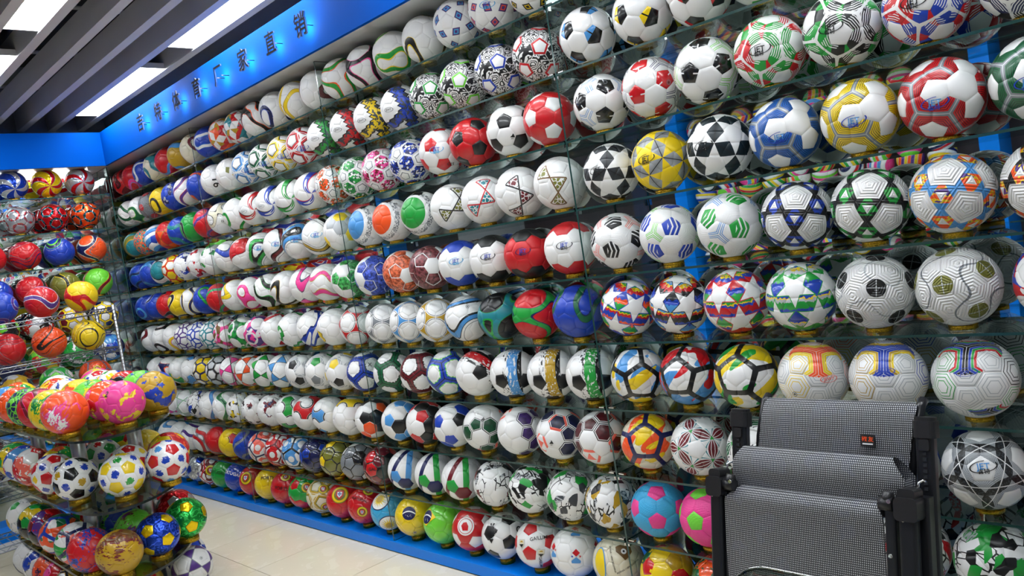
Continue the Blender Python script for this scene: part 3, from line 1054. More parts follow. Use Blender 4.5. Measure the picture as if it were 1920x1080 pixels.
def DEC(B, key):
    k = key.split(':')
    if k[0] == 'jet': logo(B, 'b', 'K' if len(k) < 2 else k[1], -14, 6)
    elif k[0] == 'jetk': logo(B, 'k', 'k', -30, 4, 8)
    elif k[0] == 'jetb': logo(B, 'B', 'b', -8, -6, 6)
    elif k[0] == 'jetc': logo(B, 'k', 'k', -16, 4, 8)
    elif k[0] == 'jetd': logo(B, 'B', 'k', -2, 4, 0)
    elif k[0] == 'oval': oval(B, k[1], 'JEWT', float(k[2]), float(k[3]), 8)
    elif k[0] == 't': dtext(B, k[1], float(k[3]), k[2], float(k[4]), float(k[5]), float(k[6]) if len(k) > 6 else 0)
    elif k[0] == 'emb': emblem(B, float(k[1]), float(k[2]), float(k[3]))
    elif k[0] == 'valve': valve(B, float(k[1]), float(k[2]))
    elif k[0] == 'mark':
        tr = [(-.010, -.004), (.010, -.004), (.002, .012), (-.002, .004)]
        decal(B, 'brand_mark', *fan(tr), 'k', float(k[1]), float(k[2])); dtext(B, 'JET', .007, 'k', float(k[1]), float(k[2]) - 5)
    elif k[0] == 'brazil':
        x0, y0 = float(k[1]), float(k[2])
        if k[3] == 'y': decal(B, 'rhombus', *fan([(-.062, 0), (0, .045), (.062, 0), (0, -.045)]), 'Y', x0, y0)
        decal(B, 'blue_disc', *fan(disc_pts(.036, 32, .034)), 'n', x0, y0, 0, .0018)
        bnd = [(-.035 + .07 * i / 12, .006 - .012 * ((i - 6) / 6) ** 2 + .006) for i in range(13)]
        vs = bnd + [(x, y - .006) for x, y in bnd]
        decal(B, 'white_band', vs, [(i, i + 1, 14 + i, 13 + i) for i in range(12)], 'w', x0, y0, 0, .0024)
        for q in range(7): decal(B, 'small_star', *fan(star_pts(.0025)), 'w', x0 + rng.uniform(-9, 9), y0 - rng.uniform(5, 14), 0, .0024)
    elif k[0] == 'sun':
        for (x0, y0) in ((-38, 30), (0, -48)):
            decal(B, 'badge_edge', *fan(disc_pts(.058, 36)), 'n', x0, y0)
            decal(B, 'white_badge', *fan(disc_pts(.053, 36)), 'w', x0, y0, 0, .0018)
            decal(B, 'sun_rays', *fan(star_pts(.045, .45, 16)), 'y', x0, y0, 0, .0024)
            decal(B, 'sun_face', *fan(disc_pts(.018, 20)), 'd', x0, y0, 0, .003)
    elif k[0] == 'club':
        decal(B, 'club_badge', *fan(disc_pts(.046, 36)), 'r', -22, 6)
        decal(B, 'badge_ring', *ringp(.036, .043), 'w', -22, 6, 0, .0018)
        decal(B, 'badge_field', *fan(disc_pts(.033, 32)), 'w', -22, 6, 0, .0018)
        decal(B, 'badge_head', *fan([(-.012, -.02), (.014, -.02), (.016, .0), (.006, .018), (-.010, .016), (-.02, .002)]), 'r', -22, 6, 0, .0024)
    elif k[0] == 'eagle':
        for sx in (-1, 1):
            for q in range(5):
                decal(B, 'feather_mark', [(sx * (.004 + .006 * q), .022 - .003 * q), (sx * (.009 + .006 * q), .024 - .003 * q), (sx * (.007 + .005 * q), -.03 + .006 * q), (sx * (.003 + .005 * q), -.026 + .006 * q)], [(0, 1, 2, 3)], 'k', -34, 8)
            decal(B, 'eagle_head', *fan([(sx * .003, .024), (sx * .014, .038), (sx * .006, .042), (sx * .002, .034)]), 'k', -34, 8)
        decal(B, 'eagle_mark', *fan([(-.014, -.03), (.014, -.03), (0, -.05)]), 'k', -34, 8)
        decal(B, 'crest_curl', *ringp(.010, .016), 'k', 42, 14)
    elif k[0] == 'galway':
        dtext(B, 'GAILLIMH', .021, 'k', 4, 12, 8)
        dtext(B, 'GAILLIMH', .017, 'k', 8, -52, -80)
        for (x0, y0) in ((6, -22), (-44, 0), (2, 50)):
            sh = [(-.015, .014), (.015, .014), (.014, -.006), (0, -.021), (-.014, -.006)]
            decal(B, 'crest_edge', *fan([(x * 1.12, y * 1.12) for x, y in sh]), 'S', x0, y0)
            decal(B, 'crest', *fan(sh), 'c', x0, y0, 0, .0018)
            decal(B, 'crest_base', *fan([(-.012, -.004), (.012, -.004), (0, -.018)]), 'k', x0, y0, 0, .0024)
            decal(B, 'crest_boat', *fan([(-.009, .004), (.009, .004), (.004, .010), (-.004, .009)]), 'd', x0, y0, 0, .0024)
    elif k[0] == 'panama':
        for (x0, y0) in ((2, -10), (-60, 4), (60, 8), (2, 52)):
            decal(B, 'red_panel', *fan([(-.016, .012), (0, .028), (.016, .012), (0, -.002)]), 'r', x0, y0)
            decal(B, 'blue_panel', *fan([(0, -.004), (.020, -.020), (.018, -.030), (-.018, -.030), (-.020, -.020)]), 'B', x0, y0)
            decal(B, 'blue_star', *fan(star_pts(.006)), 'b', x0 - 9, y0 - 1); decal(B, 'red_star', *fan(star_pts(.006)), 'r', x0 + 9, y0 - 1)
    elif k[0] == 'bosnia':
        decal(B, 'yellow_badge_edge', *fan(disc_pts(.030, 30, .062)), 'B', -46, -4); decal(B, 'yellow_badge', *fan(disc_pts(.026, 30, .056)), 'y', -46, -4, 0, .0018)
        mp = [(-.03, .02), (-.01, .028), (.01, .022), (.03, .024), (.034, .0), (.018, -.022), (.004, -.034), (-.014, -.016), (-.03, .0)]
        decal(B, 'map_shape', *fan(mp), 'u', 12, 20)
        decal(B, 'small_ball', *fan(disc_pts(.011, 20)), 'w', 12, 20, 0, .0018); decal(B, 'small_ball_spot', *fan(disc_pts(.005, 5)), 'k', 12, 20, 0, .0024)
        dtext(B, 'BOSNA I HERCEGOVINA', .0095, 'k', -14, 4, -78); dtext(B, 'BOSNIA I HERZEGOVINA', .0095, 'k', 22, -12, 32)
    elif k[0] == 'bar':
        decal(B, 'navy_stripe', [(-.012, -.02), (-.004, -.02), (-.004, .02), (-.012, .02)], [(0, 1, 2, 3)], 'n', 10, 22, 80)
        decal(B, 'navy_stripe', [(-.012, -.02), (-.004, -.02), (-.004, .02), (-.012, .02)], [(0, 1, 2, 3)], 'n', 10, 12, 80)
        decal(B, 'yellow_stripe', [(-.012, -.02), (-.004, -.02), (-.004, .02), (-.012, .02)], [(0, 1, 2, 3)], 'y', 10, 2, 80)
        decal(B, 'grey_patch', *fan([(-.01, .02), (.012, .02), (.012, -.02), (-.01, -.012)]), 'v', -18, 14)

# shared gold ring stand
rm = MB(); rm.lathe([(.0365, 0), (.0365, .0156), (.0315, .0156), (.0315, 0)], seg=24, closed=True)
RING = rm.mesh('ring_stand'); RING.materials.append(M_GOLD)
M_RINGD = simple('dark_ring', (.05, .04, .015), .35, .6)
RINGD = rm.mesh('ring_stand'); RINGD.materials.append(M_RINGD)
rm = MB(); rm.lathe([(.0365, 0), (.0365, .0261), (.0315, .0261), (.0315, 0)], seg=24, closed=True)
RINGL = rm.mesh('ring_stand'); RINGL.materials.append(M_GOLD)
rm = MB(); rm.lathe([(.050, 0), (.050, .0285), (.0445, .0285), (.0445, 0)], seg=28, closed=True)
RINGB = rm.mesh('ring_stand'); RINGB.materials.append(M_GOLD)
REST_I = .0285 + .0949         # taller, wider rings on the island

def rand_rot(rg):
    a = Vector((rg.gauss(0, 1), rg.gauss(0, 1), rg.gauss(0, 1), ))
    return Matrix.Rotation(rg.uniform(0, 6.28), 3, a.normalized())
def in_frame(p, r=.16):
    d = p - CAM
    z = d.dot(FW)
    if z < .2: return False
    x = d.dot(RX) / z * 1495.86 + 960; y = d.dot(DN) / z * 1495.86 + 540
    k = r / z * 1495.86
    return -k < x < 1920 + k and -k < y < 1080 + k
ALL_LABELS = {}
def make_ball(spec, loc, parts=False, name='football', label='', group=None, cat='ball', where='', orient=None, seed=None, decals=(), scale=1.0):
    rg = random.Random(seed if seed is not None else hash((round(loc[0], 2), round(loc[2], 2))) % 9999)
    loc = Vector(loc)
    B = Ball()
    B.F = (CAM - loc).normalized()
    B.Rt = (RX - B.F * RX.dot(B.F)).normalized(); B.Up = B.F.cross(B.Rt)
    base = Matrix((B.Rt, B.Up, B.F)).transposed()        # columns: right, up, towards the aisle
    if orient:
        q = orient.split(',')
        ax, ay, roll = [math.radians(float(w)) for w in q[1:4]]
        c = {'p': PENT[3], 'h': HEXC[6], 'z': Vector((0, 0, 1)), 'm': Vector(HEX0), 'x': Vector((1, 0, 0)), 'y': Vector((0, 1, 0)), 'n': Vector((0, -1, 0))}[q[0]]
        # rotate local c onto the aim direction, then roll about it
        upv = Vector((0, 0, 1)) if abs(c.z) < .9 else Vector((1, 0, 0))
        rx = upv.cross(c).normalized(); uy = c.cross(rx)
        L = Matrix((rx, uy, c))                           # local -> (right, up, front)
        aim = Matrix.Rotation(ax, 3, 'Y') @ Matrix.Rotation(-ay, 3, 'X') @ Matrix.Rotation(roll, 3, 'Z')
        rot = base @ aim @ L
    else:
        rot = rand_rot(rg)
    mat = ball_mat(spec)
    if parts:
        o = bpy.data.objects.new(name, None); o.empty_display_size = .05
    else:
        o = bpy.data.objects.new(name, BALL_MESH)
    o.matrix_world = Matrix.Translation(loc) @ rot.to_4x4() @ Matrix.Scale(scale, 4)
    link(o)
    if parts:
        for pm in PANEL_MESH:
            c = bpy.data.objects.new('panel', pm); link(c, o); setmat(c, mat)
    else:
        setmat(o, mat)
    B.o = o; B.inv = rot.transposed()
    for d in decals: DEC(B, d)
    tag(o, label, cat, group)
    return o

# ------------------------------------------------------------------ the long wall of footballs, row by row from the top, left to right
WALL = {
0: ['swoosh m r k', 'swoosh r P B', 'swoosh b w t', 'swoosh c t s', 'swoosh r B P', 'swoosh d B v', 'swoosh c m u',
    'swoosh b w B', 'cup o w r', 'cup t w r', 'swoosh w k o', 'swoosh w n b', 'swoosh w y d', 'swoosh w m k',
    'swoosh w g o', 'swoosh w k P', 'swoosh w g y', 'swoosh w k y', 'diamond p w K @h,10,0,20', 'diamond p w o /jet @h,40,10,0', 'diamond k w y'],
1: ['swoosh w G k', 'swoosh w G l', 'disc r s m', 'swoosh y k d', 'splash b n S', 'swoosh w p r', 'swoosh b o p',
    'plain w /t:16:k:.07:-4:-6:-80', 'plain w /bar', 'geo B w n /jetb @p,12,0,0', 'geo G w k /jetb @p,12,0,10', 'geo y w k /jetb @p,14,2,5', 'geo r w m /jetb @p,14,2,0', 'xpatch g w k /oval:C:-38:-4 @n,10,0,0',
    'xpatch r w k /oval:C:-38:-4 @n,12,0,0', 'xpatch y w k /oval:C:-38:-4 @n,10,0,0', 'xpatch b w k /oval:C:-38:-4 @n,12,0,0', 'zebra g @p,-6,22,0', 'zebra l @p,-10,10,0', 'zebra b @p,-4,20,10 /valve:28:2', 'zebra r @p,2,18,0',
    'half k B w @p,12,2,150', 'half k Y w @p,14,-4,160', 'half k r w', 'classic g w', 'classic b w', 'classic k w', 'classic r w'],
2: ['stripe t v d', 'net o t y', 'stripe B w b', 'tri o r v', 'swoosh b t g', 'swoosh g k S', 'swoosh r p P',
    'swoosh w c k /t:15:k:.02:-6:-10', 'swoosh w g c', 'pin r w k @p,-6,-4,0 /oval:s:-45:-10', 'pin b w k @p,-4,-4,10 /oval:s:-45:-10', 'pin g w k @p,-4,-4,20', 'pin b w r @p,-4,-6,10', 'speckle o w u',
    'speckle g w G @p,10,-30,0', 'speckle P w m @p,20,-8,0', 'speckle b w n @p,24,8,0', 'classic r w @p,34,24,10 /jet /t:C15:k:.02:24:-30', 'classic k r @p,16,-14,0', 'classic k w @p,-20,22,10 /mark:2:-12', 'classic w r @p,10,-28,0 /t:JET:m:.014:-34:-14',
    'tribal k w B @p,8,-26,0 /valve:8:44', 'tribal r w n @p,-30,-14,10 /valve:32:10', 'tribal k w l @p,-32,-4,0', 'burst g w r @p,-14,2,0 /jetc', 'burst k w g @p,-2,-6,0 /jetc', 'burst b w r @p,-4,8,0 /jetc', 'burst n w k'],
3: ['swoosh b n t', 'swoosh b B t', 'stripe t w k', 'hexes r y', 'splash w b n', 'splash w r m', 'splash w g G',
    'swirl b w n', 'swirl r w m', 'ribbon g w k /jet', 'ribbon m w k /jet', 'ribbon B w k /jet', 'ribbon d w k /jet', 'patchy Y w S /t:15:C:.018:-8:-10',
    'cap B w k @z,-58,4,0', 'cap o w k @z,-50,4,0 /t:15:k:.016:10:50', 'cap g w k @z,-38,4,0', 'tria v w k @h,16,2,0', 'tria t w r @h,4,4,10', 'tria m w k @h,12,-10,40', 'tria v w u @h,-4,2,60',
    'star w C k @h,-10,6,4 /jetk', 'star Y S k @h,2,6,24 /jetk', 'star w D k @h,-10,8,2 /jetk', 'pentnet q w s @p,-16,8,40 /jetb', 'pentnet y w s @p,-14,2,40 /jetb', 'pentnet r w s @p,-10,10,36 /jetb', 'pentnet G w s @p,-10,8,40 /jetb'],
4: ['swoosh b B n', 'swoosh b n w', 'swoosh r k s', 'swoosh y k w', 'swoosh w n y', 'swoosh b g k', 'swoosh r g b',
    'swoosh w y s', 'swoosh w P r', 'swoosh w k g', 'swoosh w k d', 'swoosh w P n', 'swoosh w P d', 'texband g w',
    'texband b w @p,20,20,0', 'texband o w @p,-24,0,0', 'texband m w @p,-30,20,0', 'band b w @n,0,0,8 /jet', 'band k w @n,0,0,8 /jet:k', 'band k r @n,0,0,8 /jet:n', 'band r w @n,0,0,8 /jet:k',
    'chev k w x @p,-16,-20,0', 'chev b w l @p,4,14,0', 'chev g w B @p,18,-6,0', 'xband k b w @h,-4,-46,0', 'xband k g w @h,-4,-46,0', 'xrain B o w @h,-14,-44,0', 'xrain k o w'],
5: ['swoosh w m k', 'swoosh w k m', 'swoosh w y P', 'seam p w', 'seam b w', 'seam t w', 'flower P w u',
    'flower g w G', 'flower P w p', 'jag r w', 'jag g w', 'jag b w', 'jag y w', 'tango r w',
    'tango s w @p,-10,-26,0 /t:JET:k:.016:-44:22', 'tango B w @p,-6,-28,0 /t:JET:k:.016:-44:18', 'tango d w @p,-6,-24,0 /t:JET:k:.016:-44:18', 'ribbon B w k /valve:0:30', 'swoosh k t g', 'swoosh r g n', 'swoosh b G n',
    'mstar w b r g @p,14,2,-6', 'mstar w k r B @p,16,0,10', 'mstar w r b g @p,-32,10,0', 'mstar w g S b @p,-12,14,4', 'disc k w S @p,2,6,0', 'disc v w s @p,-20,2,10', 'flower b w r'],
6: ['swoosh w n r', 'swoosh w n o', 'ypatch g w y', 'ypatch B w k', 'hexes n y', 'hexes k S', 'tri P w k',
    'tri o w k', 'tri g w k', 'tri B w k', 'block k w s', 'block g w s', 'block y w k', 'rough b w n /t:X:k:.03:10:20',
    'rough G w k', 'rough m w k', 'rough b w l', 'brush r w k @n,-10,30,60', 'brush B w k /t:15:k:.018:-24:-6 @n,-20,8,5', 'brush d w k @n,-20,8,5', 'brush g w k /t:15:k:.018:-30:-6 @n,-20,8,5',
    'kseam k w B y @p,8,-16,36', 'kseam k w B r @p,-26,-4,36', 'kseam k w y g @p,-20,0,36', 'maze o w y /oval:x:24:-4 /valve:-36:-30 @m,8,44,0', 'maze b w d /oval:b:-4:8 @m,-6,46,0', 'maze k w g /oval:b:-10:8 @m,-12,50,0', 'maze P w r'],
7: ['swoosh w B s', 'tri P w p', 'tri S w g', 'shard b w k', 'swirl B w b', 'swirl G w g', 'splash w k y',
    'splash w k m', 'splash w m n', 'ypatch g w k', 'ypatch r w k', 'ypatch B w k', 'ypatch y w k', 'patchy o w k',
    'patchy B w k', 'patchy r w k', 'patchy b w k', 'hexo G w x /mark:-6:20', 'hexo p w x /valve:40:30', 'hexo n w x /mark:-24:-20', 'hexo m w x /valve:44:-18',
    'kseam n c o y @p,-8,0,36', 'petal m w t', 'petal G w k', 'classic k w', 'classic b w', 'lens k w s @p,-4,0,0 /jetd', 'classic r w'],
8: ['swoosh w B s', 'swoosh w B t', 'swoosh w p n', 'swoosh w r s', 'swoosh r s m', 'ypatch r y m', 'swoosh b s n',
    'gem x w n', 'gem r w m', 'gem B w k', 'hexd b n k /t:GAL:k:.026:-34:4', 'hexd Y v k /t:GAL:k:.026:-30:22', 'hexd w s k /t:GAL:k:.026:-34:18', 'hexd r m k /t:GAL:k:.026:-30:-12',
    'arrow B w n @n,-25,5,0', 'arrow g w n @n,-25,8,10', 'arrow g w m @n,-20,5,5', 'shard k w m', 'shard k w g', 'shard C w g', 'shard k w d',
    'dimple P K @p,-4,-28,0', 'dimple l P @p,-30,-10,0', 'classic b w', 'classic r w', 'shard r w k', 'shard g w k', 'classic k w'],
9: ['foil m S', 'foil m S', 'foil b S', 'gem m w r /emb:-10:0:1.3', 'plain g /t:PORTUGAL:k:.030:-46:4:-10', 'plain b /t:PORTUGAL:w:.032:-40:12:-12', 'plain r /emb:-36:6:1.5',
    'plain y /t:PORTUGAL:k:.030:4:18:-6 /emb:10:62:1', 'plain r /t:PORTUGAL:k:.030:-4:-8:-6 /emb:-10:36:1', 'multi r g r g /emb:4:12:1.1', 'geo d c v /emb:-4:20:1 /emb:10:-40:1', 'plain r /emb:-16:16:1.7', 'plain r /t:PORTUGAL:k:.020:-26:16:-12 /emb:6:44:1 /emb:-12:-22:1', 'plain K /sun',
    'plain y /brazil:-18:6:y /valve:2:-52', 'plain l /brazil:-58:14:y', 'classic w r @h,10,0,0 /club', 'classic k w @p,16,-18,0 /eagle', 'classic r w @p,-26,-26,0 /galway', 'plain w /panama', 'plain c /bosnia',
    'multi r G y d', 'multi o y G r', 'classic b w', 'classic r w', 'classic k w', 'classic g w', 'classic b w'],
}
MX = {  # measured positions along the wall: third bay, right bay
1: ([-1.508, -1.267, -1.036, -0.805, -0.597, -0.363, -0.139], [.113, .363, .589]),
2: ([-1.509, -1.288, -1.041, -0.8, -0.594, -0.347, -0.135], [.131, .357, .578, .802, 1.026, 1.253]),
3: ([-1.466, -1.251, -1.013, -0.78, -0.578, -0.356, -0.13], [.13, .353, .587, .815, 1.045, 1.264]),
4: ([-1.487, -1.236, -1.019, -0.785, -0.586, -0.359, -0.126], [.115, .342, .582, .818, 1.042, 1.261]),
5: ([-1.463, -1.247, -1.027, -0.817, -0.586, -0.366, -0.135], [.113, .341, .566, .796, 1.022, 1.246]),
6: ([-1.464, -1.228, -1.018, -0.798, -0.565, -0.334, -0.115], [.114, .338, .566, .799, 1.028, 1.259]),
7: ([-1.46, -1.252, -1.035, -0.812, -0.576, -0.335, -0.118], [.115, .342]),
8: ([-1.48, -1.246, -1.035, -0.799, -0.566, -0.332, -0.115], [.115, .335]),
9: ([-1.486, -1.242, -1.017, -0.802, -0.577, -0.36, -0.125], [.113, .342])}
SHELFN = ['top shelf', 'second shelf', 'third shelf', 'fourth shelf', 'fifth shelf', 'sixth shelf', 'seventh shelf', 'eighth shelf', 'ninth shelf', 'blue plinth']
USED = set()
def unique(lab, more):
    return lab + '||' + more        # settled at the end, when all labels are known
DECW = {'brazil': 'with a blue starry disc', 'emb': 'with a round crest', 'sun': 'with golden sun badges', 'club': 'with a round red badge', 'eagle': 'with a black eagle crest',
        'galway': 'lettered GAILLIMH', 'panama': 'with red and blue flag panels', 'bosnia': 'with a brown map print', 'bar': 'with short navy stripes'}
def full_desc(spec, dec):
    d = ball_desc(spec)
    for q in dec:
        k = q.split(':')
        if k[0] in DECW and DECW[k[0]] not in d: d += ' ' + DECW[k[0]]; break
        if k[0] == 't' and len(k[1]) > 2 and k[1] != 'JET': d += ' lettered ' + k[1]; break
    return d
def parse(e):
    orient = None
    dec = []
    toks = e.replace(' @', '|@').replace(' /', '|/').split('|')
    for t in toks[1:]:
        if t[0] == '@': orient = t[1:].strip()
        else: dec.append(t[1:].strip())
    return toks[0].strip(), orient, dec
SC_ = [1.0, 1.0, 1.0, 1.028]      # the right bay holds slightly larger match balls
def relax(xs, lo, hi, d=.2155):
    xs = list(xs)
    for _ in range(200):
        for i in range(len(xs) - 1):
            g = xs[i + 1] - xs[i]
            if g < d: xs[i] -= (d - g) / 2; xs[i + 1] += (d - g) / 2
        xs[0] = max(xs[0], lo); xs[-1] = min(xs[-1], hi)
        xs = [max(q, lo + i * d) for i, q in enumerate(xs)]
        xs = [min(q, hi - (len(xs) - 1 - i) * d) for i, q in enumerate(xs)]
    return xs
for r in range(10):
    ents = WALL[r]
    XS = {}
    for bay in range(4):
        q = [BAYX[bay] + (j + .5) * BAY / 7 + rng.uniform(-.003, .003) for j in range(7)]
        if r in MX and bay >= 2:
            for j, v in enumerate(MX[r][bay - 2]): q[j] = v
        XS[bay] = relax(q, BAYX[bay] + .1135, BAYX[bay] + BAY - .1135)
    for i, e_ in enumerate(ents):
        bay, j = divmod(i, 7)
        x = XS[bay][j]
        z = ZR[r]
        p = Vector((x, 0, z))
        if not in_frame(p): continue
        spec, orient, dec = parse(e_)
        place = '%s, %s' % (SHELFN[r], BAYN[bay])
        lab = unique('%s, %s' % (full_desc(spec, dec), place), ', %s from left' % ORD[j])
        make_ball(spec, p, parts=bay >= 2, label=lab, group='footballs on the long glass shelf wall', orient=orient, seed=r * 40 + i, decals=dec, scale=SC_[bay] if bay < 3 or j > 1 else 1.0)
        rz = z - REST if r < 9 else .058
        me = RING if r < 9 else RINGL
        rg_ = bpy.data.objects.new('ring_stand', me); rg_.location = (x, 0, rz); link(rg_)
        if bay == 3 and j > 1 and r < 9: rg_.scale = (1, 1, .80)
        rg_.rotation_euler = (0, 0, rng.uniform(0, 6.28))
        tag(rg_, '%s ring stand %s, under the %s ball from left' % ('gold foil' if r < 9 else 'low dark', place, ORD[j]), 'ring stand', 'ring stands under the footballs')

# ------------------------------------------------------------------ sign characters on the blue band
M_SIGN = simple('matte_black_sign', (.006, .006, .007), .85, spec=.1)
SIGN = [('吉', -3.589), ('特', -3.27), ('体', -2.965), ('育', -2.655), ('厂', -2.357), ('家', -2.045), ('直', -1.730), ('销', -1.425)]
for i, (ch, x) in enumerate(SIGN):
    e_ = empty('sign_character', (x, YF - .05, 2.712), 'raised black Chinese character on the blue sign band, %s from the corner' % ORD[i], 'sign', 'characters of the shop sign')
    vs, fs = text_mesh(ch, .035)
    k = .122
    d = MB()
    P_ = [Vector((v.x * k * .92, -v.z * k, v.y * k)) for v in vs]
    d.add(P_, fs)
    o = d.build('character', [M_SIGN, M_STEEL], e_)
    for p in o.data.polygons:
        if abs(p.normal.y) < .7: p.material_index = 1
    sp = MB()
    for sx in (-.03, .03): sp.tube([(sx, .004, 0), (sx, .05, 0)], .0025, 8)
    sp.build('stand_off', M_BLACK, e_)
    l = bpy.data.lights.new('halo_light', 'AREA'); l.shape = 'DISK'; l.size = .08; l.energy = .34; l.color = (1, 1, 1)
    lo = bpy.data.objects.new('halo_light', l); lo.location = (0, .006, 0); lo.rotation_euler = (math.radians(90), 0, 0)
    link(lo, e_)

# ------------------------------------------------------------------ shelves and foil balls of the end wall
YE = -.18
END = [
 ['foilswirl b S w @z,10,-14,0', 'foilswirl Y r B @z,12,-10,0', 'foilswirl S r B @z,16,0,0', None],
 ['foilstar S s r /t:JET:k:.018:10:4', 'foilstar r t k /t:JET:k:.014:6:-14', 'foilstar o t k /t:JET:k:.014:0:10', None],
 ['ribbon r r n /t:JET:k:.02:8:-12', 'ribbon n b l', 'ribbon n o c /t:JET:k:.018:8:6', 'swirl w r n'],
 ['swirl k r s', 'swirl k v y', 'swirl m l o', 'plain b'],
 ['multi r k w n', 'hexes y m', 'hexes Y n', 'multi l r y k'],
 ['multi l r y g', 'splash g w G', 'multi b w B n', 'swoosh n d k']]
ordk = {0: 2, 1: 1, 2: 0, 3: 3}
for k in range(6):
    zc = 2.507 - .26 * k
    o = pane('glass_shelf', (WL + .002, -1.55, zc - REST - .009), (-4.635, YE + .02, zc - REST))
    tag(o, 'glass shelf of foil balls on the end wall, %s from the top' % ORD[k], 'shelf', 'glass shelves of the end wall')
    cb = MB(); cb.box((-4.66, YE - .012, zc - REST - .018), (-4.64, YE + .022, zc - REST + .006)); cb.build('clip', M_CHROME, o)
    for j in range(4):
        e_ = END[k][ordk[j]] if ordk[j] < len(END[k]) else None
        if not e_: continue
        spec, orient, dec = parse(e_)
        p = Vector((-4.715, -.335 - .2285 * j, zc))
        lab = unique('%s on the end wall, %s shelf down' % (full_desc(spec, dec), ORD[k]), ', %s from the corner' % ORD[j])
        make_ball(spec, p, label=lab, group='shiny balls on the end wall shelves', orient=orient, seed=500 + k * 7 + j, decals=dec)
        rg_ = bpy.data.objects.new('ring_stand', RING); rg_.location = (p.x, p.y, zc - REST); link(rg_)
        tag(rg_, 'gold foil ring stand on the end wall, %s shelf down, %s from the corner' % (ORD[k], ORD[j]), 'ring stand', 'ring stands on the end wall')
for yy, wh in ((YE + .03, 'beside the corner'), (-1.56, 'at the far side')):
    o = pane('glass_divider', (WL + .002, yy - .004, .06), (-4.633, yy + .004, 2.598))
    tag(o, 'upright glass divider of the end wall ' + wh, 'divider')
b = MB(); b.box((WL, -3.2, 0), (-4.62, YE + .02, .058)); tag(b.build('trim_7', M_BLUE), 'blue plinth under the end wall shelves', kind='structure')

# ------------------------------------------------------------------ chrome wire rack with big glossy balls
M_WIRE = simple('rack_chrome', (.30, .31, .33), .34, 1.0)
rk = empty('wire_rack', (-3.86, -.53, 0), 'chrome wire shelving rack in front of the end wall', 'rack')
RXd, RYw = -.38, -1.25
for (x, y) in ((0, 0), (RXd, 0), (0, RYw), (RXd, RYw)):
    d = MB(); d.tube([(x, y, 0), (x, y, 1.53)], .0125, 10)
    for q in range(0, 60): d.tube([(x, y, .02 + q * .025), (x, y, .0235 + q * .025)], .0135, 10, caps=False)
    d.build('post', M_WIRE, rk)
SHZ = [1.512, 1.238, .964, .55, .15]
for z in SHZ:
    d = MB()
    for dz in (0, -.030):
        d.tube([(0, 0, z + dz), (0, RYw, z + dz), (RXd, RYw, z + dz), (RXd, 0, z + dz)], .0042, 6, closed=True)
    sh_ = d.build('shelf', M_WIRE, rk)
    zz = MB()
    for (a, b2) in (((0, 0), (0, RYw)), ((RXd, 0), (RXd, RYw))):
        n = 36
        zz.tube([(a[0], a[1] + (b2[1] - a[1]) * i / n, z - (.030 if i % 2 else 0)) for i in range(n + 1)], .0022, 5)
    for (a, b2) in (((0, 0), (RXd, 0)), ((0, RYw), (RXd, RYw))):
        n = 12
        zz.tube([(a[0] + (b2[0] - a[0]) * i / n, a[1], z - (.030 if i % 2 else 0)) for i in range(n + 1)], .0022, 5)
    zz.build('zigzag_wire', M_WIRE, sh_)
    dk = MB()
    for i in range(1, 26): dk.tube([(0, RYw * i / 26, z + .002), (RXd, RYw * i / 26, z + .002)], .002, 5)
    dk.build('deck_wire', M_WIRE, sh_)
RACK = [(1.512, [('plain y', 'swoosh y r o', []), ('x', 'swirl p r w', []), ('x', 'swoosh b p S', []), ('x', 'ribbon r r k', [])]),
        (1.238, [('x', 'ribbon y y k', []), ('x', 'ribbon o o k', []), ('x', 'ribbon r r m', []), ('x', 'multi b r k w', [])]),
        (.964, [('x', 'pentnet o o n', ['emb:4:20:.9']), ('x', 'block l g w', []), ('x', 'patchy n d S', []), ('x', 'multi n w k b', [])])]
for q, (z, l) in enumerate(RACK):
    for j, (_, spec, dec) in enumerate(l):
        p = Vector((-3.86 - .19, -.66 - .245 * j, z + .004 + R))
        lab = unique('glossy %s on the chrome rack, %s shelf down' % (ball_desc(spec), ORD[q]), ', %s from the post' % ORD[j])
        make_ball(spec, p, label=lab, group='balls on the chrome rack', seed=700 + q * 9 + j, decals=dec)
        
# ------------------------------------------------------------------ tiered glass island at the left
def chaikin(pts, n=2):
    for _ in range(n):
        out = []
        for i in range(len(pts)):
            a, b_ = Vector(pts[i]), Vector(pts[(i + 1) % len(pts)])
            if (b_ - a).length > .5:
                out += [tuple(a.lerp(b_, .06)), tuple(a.lerp(b_, .94))]
            else: out += [tuple(a.lerp(b_, .25)), tuple(a.lerp(b_, .75))]
        pts = out
    return pts
PLAN = [(-3.70, -1.375), (-2.27, -1.375), (-2.06, -1.32), (-2.015, -1.20), (-2.08, -1.03), (-2.26, -.86), (-2.52, -.765), (-3.70, -.755)]
PL = chaikin(PLAN, 3)
isl = empty('display_island', (-2.9, -1.06, 0), 'tiered island of rounded smoky glass shelves on steel posts', 'display stand')
OFF = Vector((-2.9, -1.06, 0))
for zt in (.925, .58, .24):
    d = MB(); d.prism([(x - OFF.x, y - OFF.y) for x, y in PL], zt - .012, zt, 0, smi=1)
    d.build('glass_tier', [M_SMOKE, M_EDGE_D], isl)
POSTS = [(-2.64, -1.21), (-2.56, -.955), (-3.45, -1.21), (-3.40, -.955)]
for x, y in POSTS:
    for z0, z1 in ((.01, .228), (.24, .568), (.58, .913)):
        d = MB(); d.tube([(x - OFF.x, y - OFF.y, z0), (x - OFF.x, y - OFF.y, z1)], .036, 20); d.build('post', M_STEEL, isl)
    d = MB(); d.lathe([(0, .012), (.055, .012), (.06, 0), (0, 0)], (x - OFF.x, y - OFF.y, 0), 20); d.build('foot', M_STEEL, isl)
